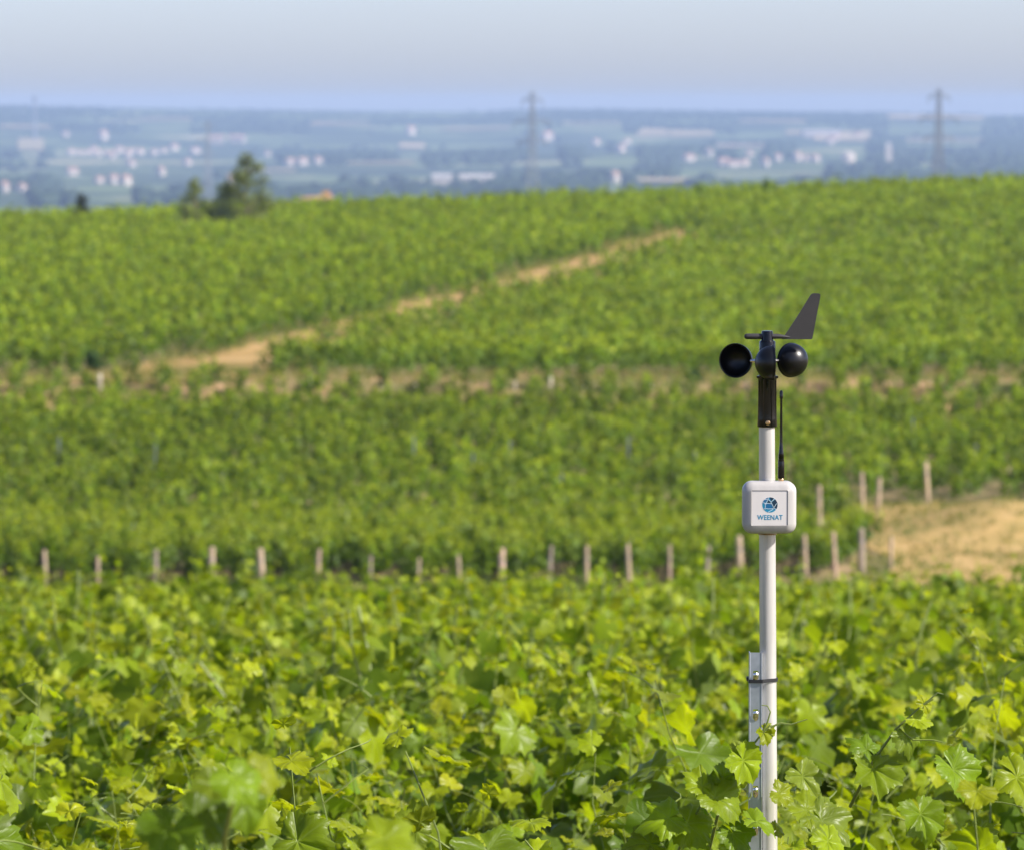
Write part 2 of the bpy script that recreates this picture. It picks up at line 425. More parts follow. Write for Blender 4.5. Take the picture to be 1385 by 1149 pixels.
def leaf_mesh_fine(k, r_):
    """a leaf for the few nearest shoots: saw teeth, sunken veins, puckered skin"""
    n = 76
    a = np.linspace(-math.pi * .94, math.pi * .94, n); aa = np.abs(a); lob = r_.uniform(.2, .45)
    lobes = np.exp(-(aa / .44) ** 2) * .62 + np.exp(-((aa - 1.0) / .40) ** 2) * .56 + np.exp(-((aa - 1.98) / .52) ** 2) * .47
    rad = (1 - lob) * (.55 - .13 * (aa / math.pi)) + lob * lobes * 1.02 + .03
    saw = np.array([.055, .012, -.035, -.045])[np.abs(np.arange(n) - n // 2) % 4]
    rad = rad * (1 + saw * r_.uniform(.5, 1.5, n) + np.interp(np.arange(n), np.arange(0, n, 9), r_.normal(0, .05, len(np.arange(0, n, 9)))))
    out = np.stack([rad * np.sin(a), rad * np.cos(a)], -1)
    fr = [.16, .34, .52, .70, .86, 1.0]
    P = np.concatenate([[[0, 0]]] + [out * f for f in fr])
    rr = np.hypot(P[:, 0], P[:, 1]); an = np.abs(np.arctan2(P[:, 0], P[:, 1]))
    dv = np.min(np.abs(an[:, None] - np.array([0, .98, 2.05])[None]), 1) * rr
    fold = r_.uniform(.05, .35); droop = r_.uniform(.15, .7); curl = r_.uniform(-.45, .1); k1, k2 = r_.uniform(0, 6, 2)
    z = fold * np.abs(P[:, 0]) - droop * np.clip(P[:, 1], 0, 1) ** 2 - .3 * np.clip(-P[:, 1], 0, 1) ** 2 + curl * P[:, 0] ** 2
    z += .045 * np.sin(an * 5.5 + k1) * rr / .5 + .03 * np.sin(P[:, 0] * 9 + k1) * np.sin(P[:, 1] * 8 + k2)
    z += .022 * (1 - np.exp(-(dv / .045) ** 2)) + .006 * np.sin(rr * 40 - dv * 25)
    z[-n:] += r_.normal(-.012, .012, n)
    T = [(0, 1 + i + 1, 1 + i) for i in range(n - 1)]
    for q in range(len(fr) - 1):
        o, p = 1 + q * n, 1 + (q + 1) * n
        for i in range(n - 1): T += [(o + i, o + i + 1, p + i + 1), (o + i, p + i + 1, p + i)]
    T = np.array(T); Vv = np.column_stack([P, z]); A = Vv[T]; nz_ = np.cross(A[:, 1] - A[:, 0], A[:, 2] - A[:, 0])[:, 2]
    T[nz_ < 0] = T[nz_ < 0][:, ::-1]
    me = np_mesh('leaf', Vv, T, M_LEAF)
    uv = me.uv_layers.new(name='UVMap'); uv.data.foreach_set('uv', (P[T.ravel()] * .5 + .5).astype(np.float32).ravel())
    return me
FINE = [leaf_mesh_fine(k, np.random.default_rng(500 + k)) for k in range(9)]

def template(n, lob, k):
    r_ = np.random.default_rng(k)
    out = leaf_outline(n, lob, .0, r_)
    P = np.concatenate([[[0, .05]], out])
    z = .18 * np.abs(P[:, 0]) - .28 * np.clip(P[:, 1], 0, 1) ** 2 - .2 * np.clip(-P[:, 1], 0, 1) ** 2
    T = np.array([(0, i + 1, i) for i in range(1, n)])
    Vv = np.column_stack([P, z])
    A = Vv[T]; nz_ = np.cross(A[:, 1] - A[:, 0], A[:, 2] - A[:, 0])[:, 2]
    T[nz_ < 0] = T[nz_ < 0][:, ::-1]
    return Vv, T
TPL_MID = template(13, .42, 1)
TPL_LOW = (np.array([[0, -.3, -.03], [.45, .05, .07], [0, .55, -.1], [-.45, .05, .07]]), np.array([[0, 1, 2], [0, 2, 3]]))

def nrm(a): return a / np.maximum(np.linalg.norm(a, axis=-1, keepdims=True), 1e-9)

def stamp(pos, tip, nor, size, tpl):
    """leaves: template at pos with +z to nor and +y to tip"""
    nor = nrm(nor); tip = nrm(tip - nor * (tip * nor).sum(-1, keepdims=True)); sx = np.cross(tip, nor)
    Vt, Tt = tpl
    W = (Vt[None, :, 0:1] * sx[:, None] + Vt[None, :, 1:2] * tip[:, None] + Vt[None, :, 2:3] * nor[:, None]) * size[:, None, None] + pos[:, None]
    T = (Tt[None] + (np.arange(len(pos)) * len(Vt))[:, None, None]).reshape(-1, Tt.shape[1])
    return W.reshape(-1, 3), T

OLD = np.array([.066, .118, .006]); MIDC = np.array([.146, .210, .006]); YOUNG = np.array([.265, .308, .006]); PALE = np.array([.15, .21, .03])
def leaf_color(t, r_):
    """t: 0 old .. 1 young shoot tip"""
    c = OLD + (MIDC - OLD) * np.clip(t * 1.6, 0, 1)[:, None]
    y = np.clip((t - .5) / .5, 0, 1)[:, None]
    c = c + (YOUNG - c) * y
    p = (r_.random(len(t)) < .08)[:, None]
    c = np.where(p, c * .4 + PALE * .6, c)
    return c * r_.uniform(.72, 1.28, (len(t), 1)) * (1 + r_.normal(0, .035, (len(t), 3)))

# ------------------------------------------------------------------ grapevines with shoots
def vine_plan(r_, L=1.0, top=1.2, spread=.34, nsh=13, tall=0.26, low=.48):
    """shoot lines and leaf placements of one vine, row along local x, base at origin"""
    shoots = []; lp = []; lt = []; ln = []; ls = []; la = []; tend = []
    nsh += 4
    for s in range(nsh):
        x0 = (s + r_.uniform(.1, .9)) / nsh * L - L / 2
        h = top * r_.uniform(.84, 1.02) + (r_.uniform(.3, 1.0) * tall if r_.random() < .26 else 0)
        ex = x0 + r_.normal(0, .14); ey = r_.normal(0, spread * .62)
        n = int((h - low) / .055) + 2
        tt = np.linspace(0, 1, n)
        bow = r_.normal(0, .05, 2); bend = r_.uniform(-.5, 1.0) * .10
        px = x0 + (ex - x0) * tt + bow[0] * np.sin(tt * 5) + bend * tt ** 4 * np.sign(ex - x0)
        py = ey * tt ** .75 + bow[1] * np.sin(tt * 4 + 1)
        pz = low + (h - low) * (tt - max(bend, 0) * .6 * tt ** 4)
        pts = np.stack([px, py, pz], -1); shoots.append(pts)
        ph = r_.uniform(0, 6.28)
        for i in range(1, n):
            for rep in range(2 if (tt[i] < .88 and r_.random() < .95) else 1):
                a = ph + i * math.pi + r_.normal(0, .7) + rep * 1.5
                d = np.array([math.cos(a), math.sin(a), r_.uniform(-.1, .5)])
                t = tt[i]
                sz = (.138 - .018 * (1 - t)) * r_.uniform(.72, 1.18) * (.72 if rep else 1)
                tipn = n - 1 - i
                if tipn < 5: sz *= (.26 + .145 * tipn)
                if tipn < 2: d[2] += .8
                p = pts[i] + d * (.035 + sz * .5) * (0.5 if tipn < 3 else 1)
                nn = d * r_.uniform(.4, 1.2) + np.array([0, 0, .42]) + r_.normal(0, .42, 3) + np.array([.22, -.12, .1])
                tp = d * .8 + np.array([0, 0, -.55 if tipn > 2 else .5]) + r_.normal(0, .3, 3)
                lp.append(p); lt.append(tp); ln.append(nn); ls.append(sz)
                la.append(np.clip((t - .35) * .75 + (.55 if tipn < 3 else .25 if tipn < 5 else 0) + r_.normal(0, .16) + (.12 if rep else 0), 0, 1))
        if r_.random() < .55:
            q = pts[-2]; a = r_.uniform(0, 6.28); w = [q]
            for k in range(1, 9):
                w.append(w[-1] + np.array([math.cos(a), math.sin(a), .9 - .1 * k]) * .017); a += r_.normal(.15, .25) + (.5 if k > 5 else 0)
            tend.append(np.array(w))
    return dict(shoots=shoots, p=np.array(lp), t=np.array(lt), n=np.array(ln), s=np.array(ls), a=np.array(la), tend=tend, L=L)

def trunk_mb(L, r_):
    mb = MB()
    k = r_.uniform(-.05, .05, 4)
    mb.tube([(0, 0, -.08), (k[0], k[1], .14), (k[2], k[3], .32), (0, 0, .46)], [.032, .026, .024, .022], 7)
    mb.tube([(0, 0, .45), (.12, 0, .49), (L / 2, .01, .50)], [.018, .015, .009], 6)
    mb.tube([(0, 0, .45), (-.12, 0, .485), (-L / 2, -.01, .49)], [.018, .015, .009], 6)
    return mb

def leaf_object(parent, p, tip, nor, size, col, me=None, fine=False):
    nor = Vector(nor).normalized(); tip = Vector(tip); tip = (tip - nor * tip.dot(nor)).normalized(); sx = tip.cross(nor)
    pool = FINE if fine else LEAVES
    o = bpy.data.objects.new('leaf', me or pool[random.randrange(len(pool))])
    COL.objects.link(o); o.parent = parent
    m = Matrix((sx * size, tip * size, nor * size)).transposed().to_4x4(); m.translation = Vector(p)
    o.matrix_basis = m; o.color = (float(col[0]), float(col[1]), float(col[2]), 1)
    return o

def shoot_part(parent, pts, r0=.0032, tend=None):
    mb = MB(); mb.tube(pts[::2] if len(pts) > 8 else pts, list(np.linspace(r0, r0 * .35, len(pts[::2] if len(pts) > 8 else pts))), 5)
    return mb.build('shoot', M_SHOOT, parent, None)

def near_vine(x, y, label, group, seed, L=1.0, top=1.2, nobj=290, spread=.34, rz=0.0, tall=.26, nsh=13):
    r_ = np.random.default_rng(seed)
    pl = vine_plan(r_, L, top, spread, nsh, tall)
    root = tag(empty('grapevine', (x, y, float(g(x, y))), rz), label, 'grapevine', group)
    trunk_mb(L, r_).build('trunk', M_BARK, root)
    for s in pl['shoots']: shoot_part(root, s)
    for w in pl['tend']:
        MB().tube(w, list(np.linspace(.0018, .0008, len(w))), 4).build('tendril', M_SHOOT, root, None)
    col = leaf_color(pl['a'], r_)
    order = np.argsort(-(pl['p'][:, 2] - .25 * pl['p'][:, 1]))          # leaves near the top and towards the viewer show largest
    for i in order[:nobj]:
        leaf_object(root, pl['p'][i], pl['t'][i], pl['n'][i], pl['s'][i], col[i], None, y < 10.5)
    rest = order[nobj:]
    if len(rest):
        Vv, T = stamp(pl['p'][rest], pl['t'][rest], pl['n'][rest], pl['s'][rest], TPL_MID)
        tag(np_obj('foliage', np_mesh('foliage', Vv, T, M_MASS, np.repeat(col[rest], len(TPL_MID[0]), 0)), root), kind='stuff')
    return root

def half_w(y): return (CX / F) * y + .75
ROW = 1.4
OBJ_LIMIT = 18.0
G_NEAR = 'grapevines on the near slope'
cand = []
y = 5.2; k = 0
while y < 41:
    w = half_w(y); off = (k * .37) % 1.0
    for x in np.arange(-math.floor(w + 1) + off - .5, w + .5, 1.0):
        cand.append((x + rng.normal(0, .04), y + rng.normal(0, .05), k))
    y += ROW; k += 1

SPECIAL = {}
def special_label(x, y, row):
    if row == 2:
        if abs(x - .40) < .5: return 'grapevine at the white pole, its yellow-green shoot crossing the steel post'
        if .9 < x < 2: return 'broad-leaved grapevine at the lower right, next after the vine at the pole'
        if -.7 < x < -.1: return 'sharp serrated grapevine leaves just left of the steel post'
    if row == 2: return 'grapevine at the very bottom of the picture, %s' % ('in the left corner' if x < -.6 else 'left of centre' if x < 0 else 'in the right corner')
    if row == 1 and abs(x) < .9: return 'low grapevine cut by the bottom edge, %s' % ('at the left' if x < -.3 else 'in the middle' if x < .4 else 'at the right')
    if row == 0 and -.8 < x < .2: return 'nearest grapevine, its large blurred leaf tips rising at the lower left'
    return None

POLE_X, POLE_Y = float(at(1038, 800, 8.0).x), 8.0
used_lab = set()
for (x, y, row) in cand:
    if y > OBJ_LIMIT: continue
    if y < 7.5 and abs(x) > half_w(y) + .1: continue
    lab = special_label(x, y, row)
    if lab in used_lab: lab = None
    if lab: used_lab.add(lab)
    top = 1.17 + .08 * float(wob(x, y, 1.1, 2.))
    yy_ = y; 
    if row == 2:
        yy_ = 8.0 + (.16 if abs(x - POLE_X) < 1.0 else 0)
        top = 1.24 if x > POLE_X - .2 else 1.16
    if row == 0: top = 1.13
    near_vine(x, yy_, lab or 'bright green leafy grapevine in the dense rows of the near slope', G_NEAR, 1000 + int(x * 37 + y * 911) % 100000, top=top,
              nobj=295 if y < 12 else 200)

# vines a little farther off: six plants with joined foliage, copied
def mid_proto(seed, label, group, top, tpl=TPL_MID, spread=.34, nsh=13, tall=.28, low=.48):
    r_ = np.random.default_rng(seed)
    pl = vine_plan(r_, 1.0, top, spread, nsh, tall, low)
    root = tag(empty('grapevine'), label, 'grapevine', group)
    trunk_mb(1.0, r_).build('trunk', M_BARK, root)
    mb = MB()
    for s in pl['shoots']: mb.tube(s[::3], .004, 4)
    mb.build('shoots', M_SHOOT, root, None)
    col = leaf_color(pl['a'], r_)
    Vv, T = stamp(pl['p'], pl['t'], pl['n'], pl['s'], tpl)
    tag(np_obj('foliage', np_mesh('foliage', Vv, T, M_MASS, np.repeat(col, len(tpl[0]), 0)), root), kind='stuff')
    return root

def copy_tree(o, parent=None):
    c = o.copy(); COL.objects.link(c); c.parent = parent
    for ch in o.children: copy_tree(ch, c)
    return c

class Herd:
    def __init__(s, protos): s.p = protos; s.used = [False] * len(protos); s.n = 0
    def put(s, loc, rz=0, sc=1, label=None):
        k = random.randrange(len(s.p)); o = s.p[k]
        if s.used[k]: o = copy_tree(o)
        s.used[k] = True; s.n += 1
        o.location = loc; o.rotation_euler = (0, 0, rz); o.scale = sc if hasattr(sc, '__len__') else (sc, sc, sc)
        if label: o['label'] = label
        return o
    def close(s):
        for k, o in enumerate(s.p):
            if not s.used[k]:
                for ch in list(o.children): bpy.data.objects.remove(ch)
                bpy.data.objects.remove(o)

H1 = Herd([mid_proto(300 + k, 'bright green leafy grapevine in the dense rows of the near slope', G_NEAR, 1.18) for k in range(7)])
for (x, y, row) in cand:
    if y <= OBJ_LIMIT: continue
    s = 1 + .07 * float(wob(x, y, 1.4, 2.)) + rng.normal(0, .03)
    H1.put((x, y, float(g(x, y))), random.choice((0, math.pi)) + rng.normal(0, .05), (1, 1, s))
H1.close()

# middle field: front vines singly
ANG = R(14)
def clearing(x, y):
    return (x > patch_left(np.minimum(y, 119)) - .2) & (y < 119.3 + .12 * (x - 7))
mid_v = []
ca, sa = math.cos(ANG), math.sin(ANG)
for r_i in np.arange(-60, 60, 1.0):
    for s_i in np.arange(-30, 120, .95):
        x = r_i * ca + s_i * sa; y = 100.8 + s_i * ca - r_i * sa
        y_front = 101.0 + (3.2 if x > 3 else 0) * min(1, max(0, (x - 3) / 4))
        if y < y_front or y > 149.8 + .7 * wob(np.float64(x), 0., 2.6, 2.): continue
        if abs(x) > CX / F * y + 2.0: continue
        if clearing(x, y): continue
        if any(abs(x - sx) < .5 and sy - 5 < y < sy + .4 for sx, sy in ((6.43, 113.5), (7.57, 117.4), (7.87, 117.0))): continue
        mid_v.append((x + rng.normal(0, .07), y + rng.normal(0, .1)))
mid_v.sort(key=lambda q: q[1])
N_FRONT = 160
H2 = Herd([mid_proto(400 + k, 'mid green grapevine at the front of the middle field, behind the wooden stakes', 'front grapevines of the middle field', 1.02, spread=.26, nsh=12, tall=.14, low=.16) for k in range(6)])
for (x, y) in mid_v[:N_FRONT]:
    H2.put((x, y, float(g(x, y))), math.pi / 2 - ANG + random.choice((0, math.pi)), (1, 1, rng.uniform(.9, 1.05)))
H2.close()
HV2 = [o for o in bpy.data.objects if o.get('group') == 'front grapevines of the middle field']

# the rest of the vineyard as one mass
def mass(bases, ang, top, thick, M, size, tpl, r_, tint=1.0, low=.2, youngness=.35, hv=None, wide=.5, tv=.27):
    """leaves of many vines: bases (n,2); returns stamped arrays"""
    b = np.array(bases); n = len(b)
    base = np.column_stack([b, g(b[:, 0], b[:, 1])])
    tops = top * r_.uniform(.66, 1.12, n) if hv is None else top * (r_.uniform(.88, 1.08, n) + hv)
    al = r_.uniform(-.55, .55, (n, M))
    # a handful of shoots per vine make the outline uneven
    ns = 7
    sh_x = r_.uniform(-wide, wide, (n, ns)); sh_h = r_.uniform(.78, 1.08, (n, ns)) + .24 * (r_.random((n, ns)) < .12); sh_y = r_.normal(0, thick * .45, (n, ns))
    k = r_.integers(0, ns, (n, M)); rows = np.arange(n)[:, None]
    t = r_.random((n, M)) ** .72
    ax = sh_x[rows, k] + r_.normal(0, .075, (n, M))
    zz = low + (tops[:, None] * sh_h[rows, k] - low) * t
    ac = sh_y[rows, k] * t ** .6 + r_.normal(0, thick * .30, (n, M)) * (1.1 - .65 * t)
    ca_, sa_ = np.cos(ang), np.sin(ang)
    if np.ndim(ang): ca_, sa_ = ca_[:, None], sa_[:, None]
    pos = np.stack([ax * ca_ - ac * sa_, ax * sa_ + ac * ca_, zz], -1) + base[:, None]
    out = np.sign(ac) * .5
    nor = np.stack([-out * sa_ + .2, out * ca_ - .1, np.full_like(ac, .55)], -1) + r_.normal(0, .45, (n, M, 3))
    tip = np.stack([-out * sa_, out * ca_, np.full_like(ac, -.5)], -1) + r_.normal(0, .5, (n, M, 3))
    sz = size * r_.uniform(.65, 1.2, (n, M)) * (1 - .35 * (t > .9))
    age = np.clip((t - .35) * .75 + youngness * (t > .88) + r_.normal(0, .13, (n, M)) , 0, 1)
    vt = r_.uniform(1 - tv * 1.2, 1 + tv, n) * tint * (1 + .10 * wob(b[:, 0], b[:, 1], 7., 5.))
    c = leaf_color(age.ravel(), r_) * np.repeat(vt, M)[:, None]
    Vv, T = stamp(pos.reshape(-1, 3), tip.reshape(-1, 3), nor.reshape(-1, 3), sz.ravel(), tpl)
    return Vv, T, np.repeat(c, len(tpl[0]), 0)

r_ = np.random.default_rng(77)
chunks = []
b1 = []
y = 5.2 + ROW * k
while y < 87.5:
    w = half_w(y) + .6
    for x in np.arange(-w + (y * 7 % 1), w, 1.0):
        if y < 86.5 or x < 5.6: b1.append((x + r_.normal(0, .05), y + r_.normal(0, .06)))
    y += ROW
print('near rest', len(b1), 'mid', len(mid_v), 'cand', len(cand))
TPL_4 = template(6, .25, 3)
b1 = np.array(b1)
chunks.append(mass(b1, 0.0, 1.14, .36, 250, .122, TPL_4, r_, low=.3, hv=np.where(b1[:, 1] > 50, .11, .09) * wob(b1[:, 0], b1[:, 1] * .6, 1.5, 3.)))
chunks.append(mass(mid_v[N_FRONT:], math.pi / 2 - ANG, .98, .24, 150, .13, TPL_LOW, r_, tint=.94, low=.12, wide=.44, tv=.28))
b3 = []; a3 = []
for (angd, spacing, cond) in ((11, 1.25, 0), (38, 1.25, 1)):
    A_ = R(angd); ca, sa = math.cos(A_), math.sin(A_)
    for r_i in np.arange(-330, 330, spacing):
        s_all = np.arange(-330, 420, .95)
        x = r_i * ca + s_all * sa; y = 240 + s_all * ca - r_i * sa
        left = (x < track_x(y)) & (y < 288) | ((y >= 288) & (x < 9.2 + (y - 288) * .2))
        ok = (y > 154.0 + .7 * wob(x, 0 * x, 2.4, 1.)) & (y < 338) & (np.abs(x) < CX / F * y + 2.5)
        ok &= (left if cond == 0 else ~left)
        dx = x - track_x(y)
        ok &= ~((y < 281) & (dx > -.65 - track_w(y) * .85 - .5 * wob(x, y, 5., 4.)) & (dx < .15 + track_w(y) * .8 + .5 * wob(x, y, 4., 2.)))
        ok &= ~((y > 298) & (y < 322.5) & (np.abs(x + 17.2 * y / 321) < 2.6))
        ok &= r_.random(len(x)) > .05
        for xx, yy_ in zip(x[ok], y[ok]):
            b3.append((xx + r_.normal(0, .1), yy_ + r_.normal(0, .12))); a3.append(math.pi / 2 - A_)
print('upper', len(b3))
b3 = np.array(b3); a3 = np.array(a3)
nearu = b3[:, 1] < 225
chunks.append(mass(b3[nearu], a3[nearu], .98, .24, 84, .17, TPL_LOW, r_, tint=1.06, low=.1, wide=.43, tv=.28))
chunks.append(mass(b3[~nearu], a3[~nearu], 1.0, .26, 54, .21, TPL_LOW, r_, tint=1.1, low=.1, wide=.43, tv=.30))
def wing_x(y, a, b_, step):
    x = np.arange(a, b_, step)
    return np.concatenate([-x[::-1], x])
wn_ = []; wm_ = []; wu_ = []
for y in np.arange(5.2, 87.5, ROW):
    for x in wing_x(y, half_w(y) + 1.0, CX / F * y * 2.2 + 4, 1.0): wn_.append((x + r_.normal(0, .05), y + r_.normal(0, .06)))
for y in np.arange(101.0, 149.5, .95):
    for x in wing_x(y, CX / F * y + 2.0, CX / F * y * 2.2 + 4, 1.0):
        if not clearing(x, y): wm_.append((x + y * .25 % 1.0 + r_.normal(0, .08), y + r_.normal(0, .1)))
for y in np.arange(155.0, 338.0, 1.05):
    for x in wing_x(y, CX / F * y + 2.5, CX / F * y * 2.1 + 4, 1.25): wu_.append((x + y * .31 % 1.25 + r_.normal(0, .2), y + r_.normal(0, .2)))
chunks.append(mass(wn_, 0.0, 1.14, .36, 56, .23, TPL_LOW, r_, low=.3))
chunks.append(mass(wm_, math.pi / 2 - ANG, 1.0, .24, 36, .25, TPL_LOW, r_, tint=.94, low=.12, wide=.45))
chunks.append(mass(wu_, math.pi / 2 - R(20), .98, .26, 15, .34, TPL_LOW, r_, tint=1.06, low=.1, wide=.43))
def merge(chs):
    Vs, Ts, Cs, n = [], [], [], 0
    for v, t, c in chs:
        Vs.append(v); Ts.append(t + n); Cs.append(c); n += len(v)
    return np.concatenate(Vs), np.concatenate(Ts), np.concatenate(Cs)
Vv, T, C = merge(chunks)
print('mass tris', len(T))
o = np_obj('vineyard', np_mesh('vineyard', Vv, T, M_MASS, C))
tag(o, 'rows of green grapevines covering the far slopes up to the crest', 'vineyard', None, 'stuff')

# rough grass on the bare strips
def tufts(n, fx, fy, r_, h=.16):
    x = fx(n); y = fy(n); nb = 7
    P = np.column_stack([x, y, g(x, y)]); P = np.repeat(P, nb, 0) + np.column_stack([r_.normal(0, .06, (n * nb, 2)), np.zeros(n * nb)])
    d = r_.normal(0, .35, (n * nb, 2)); hh = h * r_.uniform(.5, 1.4, n * nb)
    a = r_.uniform(0, 6.28, n * nb); w = .012
    s = np.column_stack([np.cos(a) * w, np.sin(a) * w, np.zeros(n * nb)])
    Vv = np.stack([P - s, P + s, P + np.column_stack([d * hh[:, None], hh])], 1).reshape(-1, 3)
    T = np.arange(len(Vv)).reshape(-1, 3)
    c = np.where(r_.random((n, 1)) < .5, np.array([.26, .22, .09]), np.array([.11, .15, .035])) * r_.uniform(.7, 1.3, (n, 1))
    return Vv, T, np.repeat(np.repeat(c, nb, 0), 3, 0)
gr = [tufts(1500, lambda n: r_.uniform(6.6, 14, n), lambda n: r_.uniform(99, 120, n) , r_),
      tufts(3600, lambda n: r_.uniform(-18, 18, n), lambda n: r_.uniform(146.5, 157.5, n), r_, .22),
      tufts(2600, lambda n: r_.uniform(-12, 12, n), lambda n: r_.uniform(84, 101, n), r_, .25)]
def weeds(n):
    x = r_.uniform(-11, 6, n * 3); y = r_.uniform(93, 100.2, n * 3)
    k = wob(x, y, 1.3, 2.) + r_.normal(0, .2, n * 3) > .12
    x, y = x[k][:n], y[k][:n]
    v, t, c = tufts(len(x), lambda m: x, lambda m: y, r_, .36)
    return v, t, np.tile(np.array([.09, .15, .012]), (len(v), 1)) * np.repeat(r_.uniform(.6, 1.5, (len(v) // 3, 1)), 3, 0)
gr.append(weeds(1300))
yy = r_.uniform(158, 288, 3500)
gr.append(tufts(3500, lambda n: track_x(yy) + r_.choice([-1, 1], n) * r_.uniform(1.2, 3.0, n), lambda n: yy, r_, .25))
Vv, T, C = merge(gr)
tag(np_obj('grass', np_mesh('grass', Vv, T, M_MASS, C)), 'dry yellow and green grass tufts along the dirt tracks and clearing', 'grass', None, 'stuff')

# ------------------------------------------------------------------ stakes and posts
NTH = ['leftmost', 'second from the left', 'third from the left', 'fourth from the left', 'fifth from the left', 'sixth from the left', 'seventh from the left', 'eighth from the left',
       'ninth from the left', 'tenth from the left', 'eleventh from the left', 'twelfth from the left', 'thirteenth from the left', 'fourteenth from the left', 'fifteenth from the left', 'sixteenth from the left', 'seventeenth from the left', 'eighteenth from the left']
def stake(px, base_py, top_py, y, w, label, group, mat=M_WOOD, name='wooden_stake', cat='stake'):
    b = at(px, base_py, y); gz = float(g(b.x, y)); tz = at(px, top_py, y).z
    root = tag(empty(name, (b.x, y, gz)), label, cat, group)
    h = tz - gz; lean = random.uniform(-.06, .06)
    mb = MB(); mb.lathe([(w * .5, -.15), (w * .52, h * .3), (w * .48, h * .96), (w * .38, h)], 9)
    mb.v = [(x + lean * z + random.uniform(-.003, .003), y_ + .02 * z, z) for x, y_, z in mb.v]
    mb.build('post', mat, root)
    MB().lathe([(w * .55, h * .72), (w * .58, h * .73), (w * .55, h * .74)], 8, Matrix.Translation((lean * h * .72, .014 * h, 0)), True).build('wire_loop', M_GREYPOST, root)
    return root
ORD = ['leftmost', 'second', 'third', 'fourth', 'fifth', 'sixth', 'seventh', 'eighth', 'ninth', 'tenth', 'eleventh', 'twelfth', 'thirteenth',
       'fourteenth', 'fifteenth', 'sixteenth', 'seventeenth', 'eighteenth', 'nineteenth']
WOODS = [M_WOOD, pbr('grey_weathered_wood', (0.30, 0.24, 0.18), .9, noise=.35, nscale=9, bump=.4), pbr('pinkish_wood', (0.44, 0.31, 0.22), .85, noise=.3, nscale=7, bump=.4)]
front = [(62, 743), (132, 746), (210, 742), (286, 739), (355, 741), (428, 742), (500, 744), (565, 748), (622, 744), (679, 741), (742, 737), (793, 737), (852, 735),
         (905, 730), (955, 737), (1002, 724), (1090, 722), (1130, 718), (1165, 714)]
for i, (px, ty) in enumerate(front):
    y = 100.0 if px < 900 else 100 + (px - 900) / 265 * 3.6
    w = .12 if i in (3, 4, 9, 15, 18) else .08
    if i in (1, 6, 7, 8, 13): w = .062; ty += 6
    lab = 'leftmost wooden stake along the front edge of the middle field' if i == 0 else '%s wooden stake from the left along the front edge of the middle field' % ORD[i]
    stake(px, 800, ty, y, w, lab, 'wooden stakes along the front edge of the middle field', WOODS[(i * 5 + i // 4) % 3])
for i, (px, ty) in enumerate(front):
    y = 100.0 if px < 900 else 100 + (px - 900) / 265 * 3.6
    xx = float(at(px, 800, y).x)
    best = min(HV2, key=lambda o: (o.location.x - xx) ** 2 + (o.location.y - y - .6) ** 2)
    HV2.remove(best)
    best['label'] = 'front grapevine right behind the %s wooden stake of the middle field' % (ORD[i] + (' from the left' if i else ''))
right = [(1108, 700, 656, 113.5, 'faint wooden stake rising behind the right edge of the white box'), (1187, 690, 645, 117.0, 'wooden stake standing left of the bare earth clearing, right of a paired stake'),
         (1166, 690, 638, 117.4, 'wooden stake among the vines directly above the last front stake'),
         (1255, 680, 624, 119.6, 'tall pale wooden stake standing alone at the back of the bare earth clearing'), (1362, 668, 629, 121.5, 'rightmost wooden stake behind the sandy mound'),
         (1205, 775, 725, 104.5, 'dark thin stake at the left edge of the bare earth clearing')]
for px, by, ty, y, lab in right:
    stake(px, by, ty, y, .10 if px != 1205 else .07, lab, 'wooden stakes round the bare clearing')
strip = [(75, 497, 513), (135, 509, 530), (420, 500, 522), (472, 510, 520), (515, 512, 524), (561, 511, 525), (696, 512, 522), (744, 513, 538), (790, 513, 527), (882, 512, 526), (1010, 512, 528), (1335, 515, 540)]
for i, (px, ty, by) in enumerate(strip):
    stake(px, by, ty - 3 if px in (135, 744) else ty + 4, 149.8, .12 if px in (135, 744) else .07, 'leftmost pale post along the upper dirt verge' if i == 0 else '%s pale post from the left along the upper dirt verge' % ORD[i],
          'pale posts along the upper dirt verge', pbr('pale_post', (.50, .43, .33), .8) if i == 0 else bpy.data.materials['pale_post'], 'pale_post', 'post')
for si, (px, ty, y) in enumerate(sorted(((400, 708, 106), (470, 690, 107), (320, 712, 106.5), (545, 705, 107), (120, 700, 108), (20, 702, 107.5), (80, 590, 125), (210, 600, 124), (640, 612, 123), (760, 640, 118), (300, 640, 118), (560, 590, 126), (180, 705, 106), (690, 596, 126), (850, 590, 127), (940, 610, 123), (1235, 565, 131), (1320, 600, 128)))):
    b = at(px, ty, y); gz = float(g(b.x, y))
    mb = MB(); h = gz and (b.z - gz); mb.box((0, 0, h / 2 - .1), (.04, .035, h + .2)); mb.box((.03, 0, h - .05), (.02, .03, .02)); mb.box((.03, 0, h - .25), (.02, .03, .02))
    o = mb.build('steel_stake', M_GREYPOST); o.location = (b.x, y, gz)
    tag(o, 'thin grey steel stake among the middle vine rows, %s of them' % NTH[si], 'stake', 'grey steel stakes in the middle field')

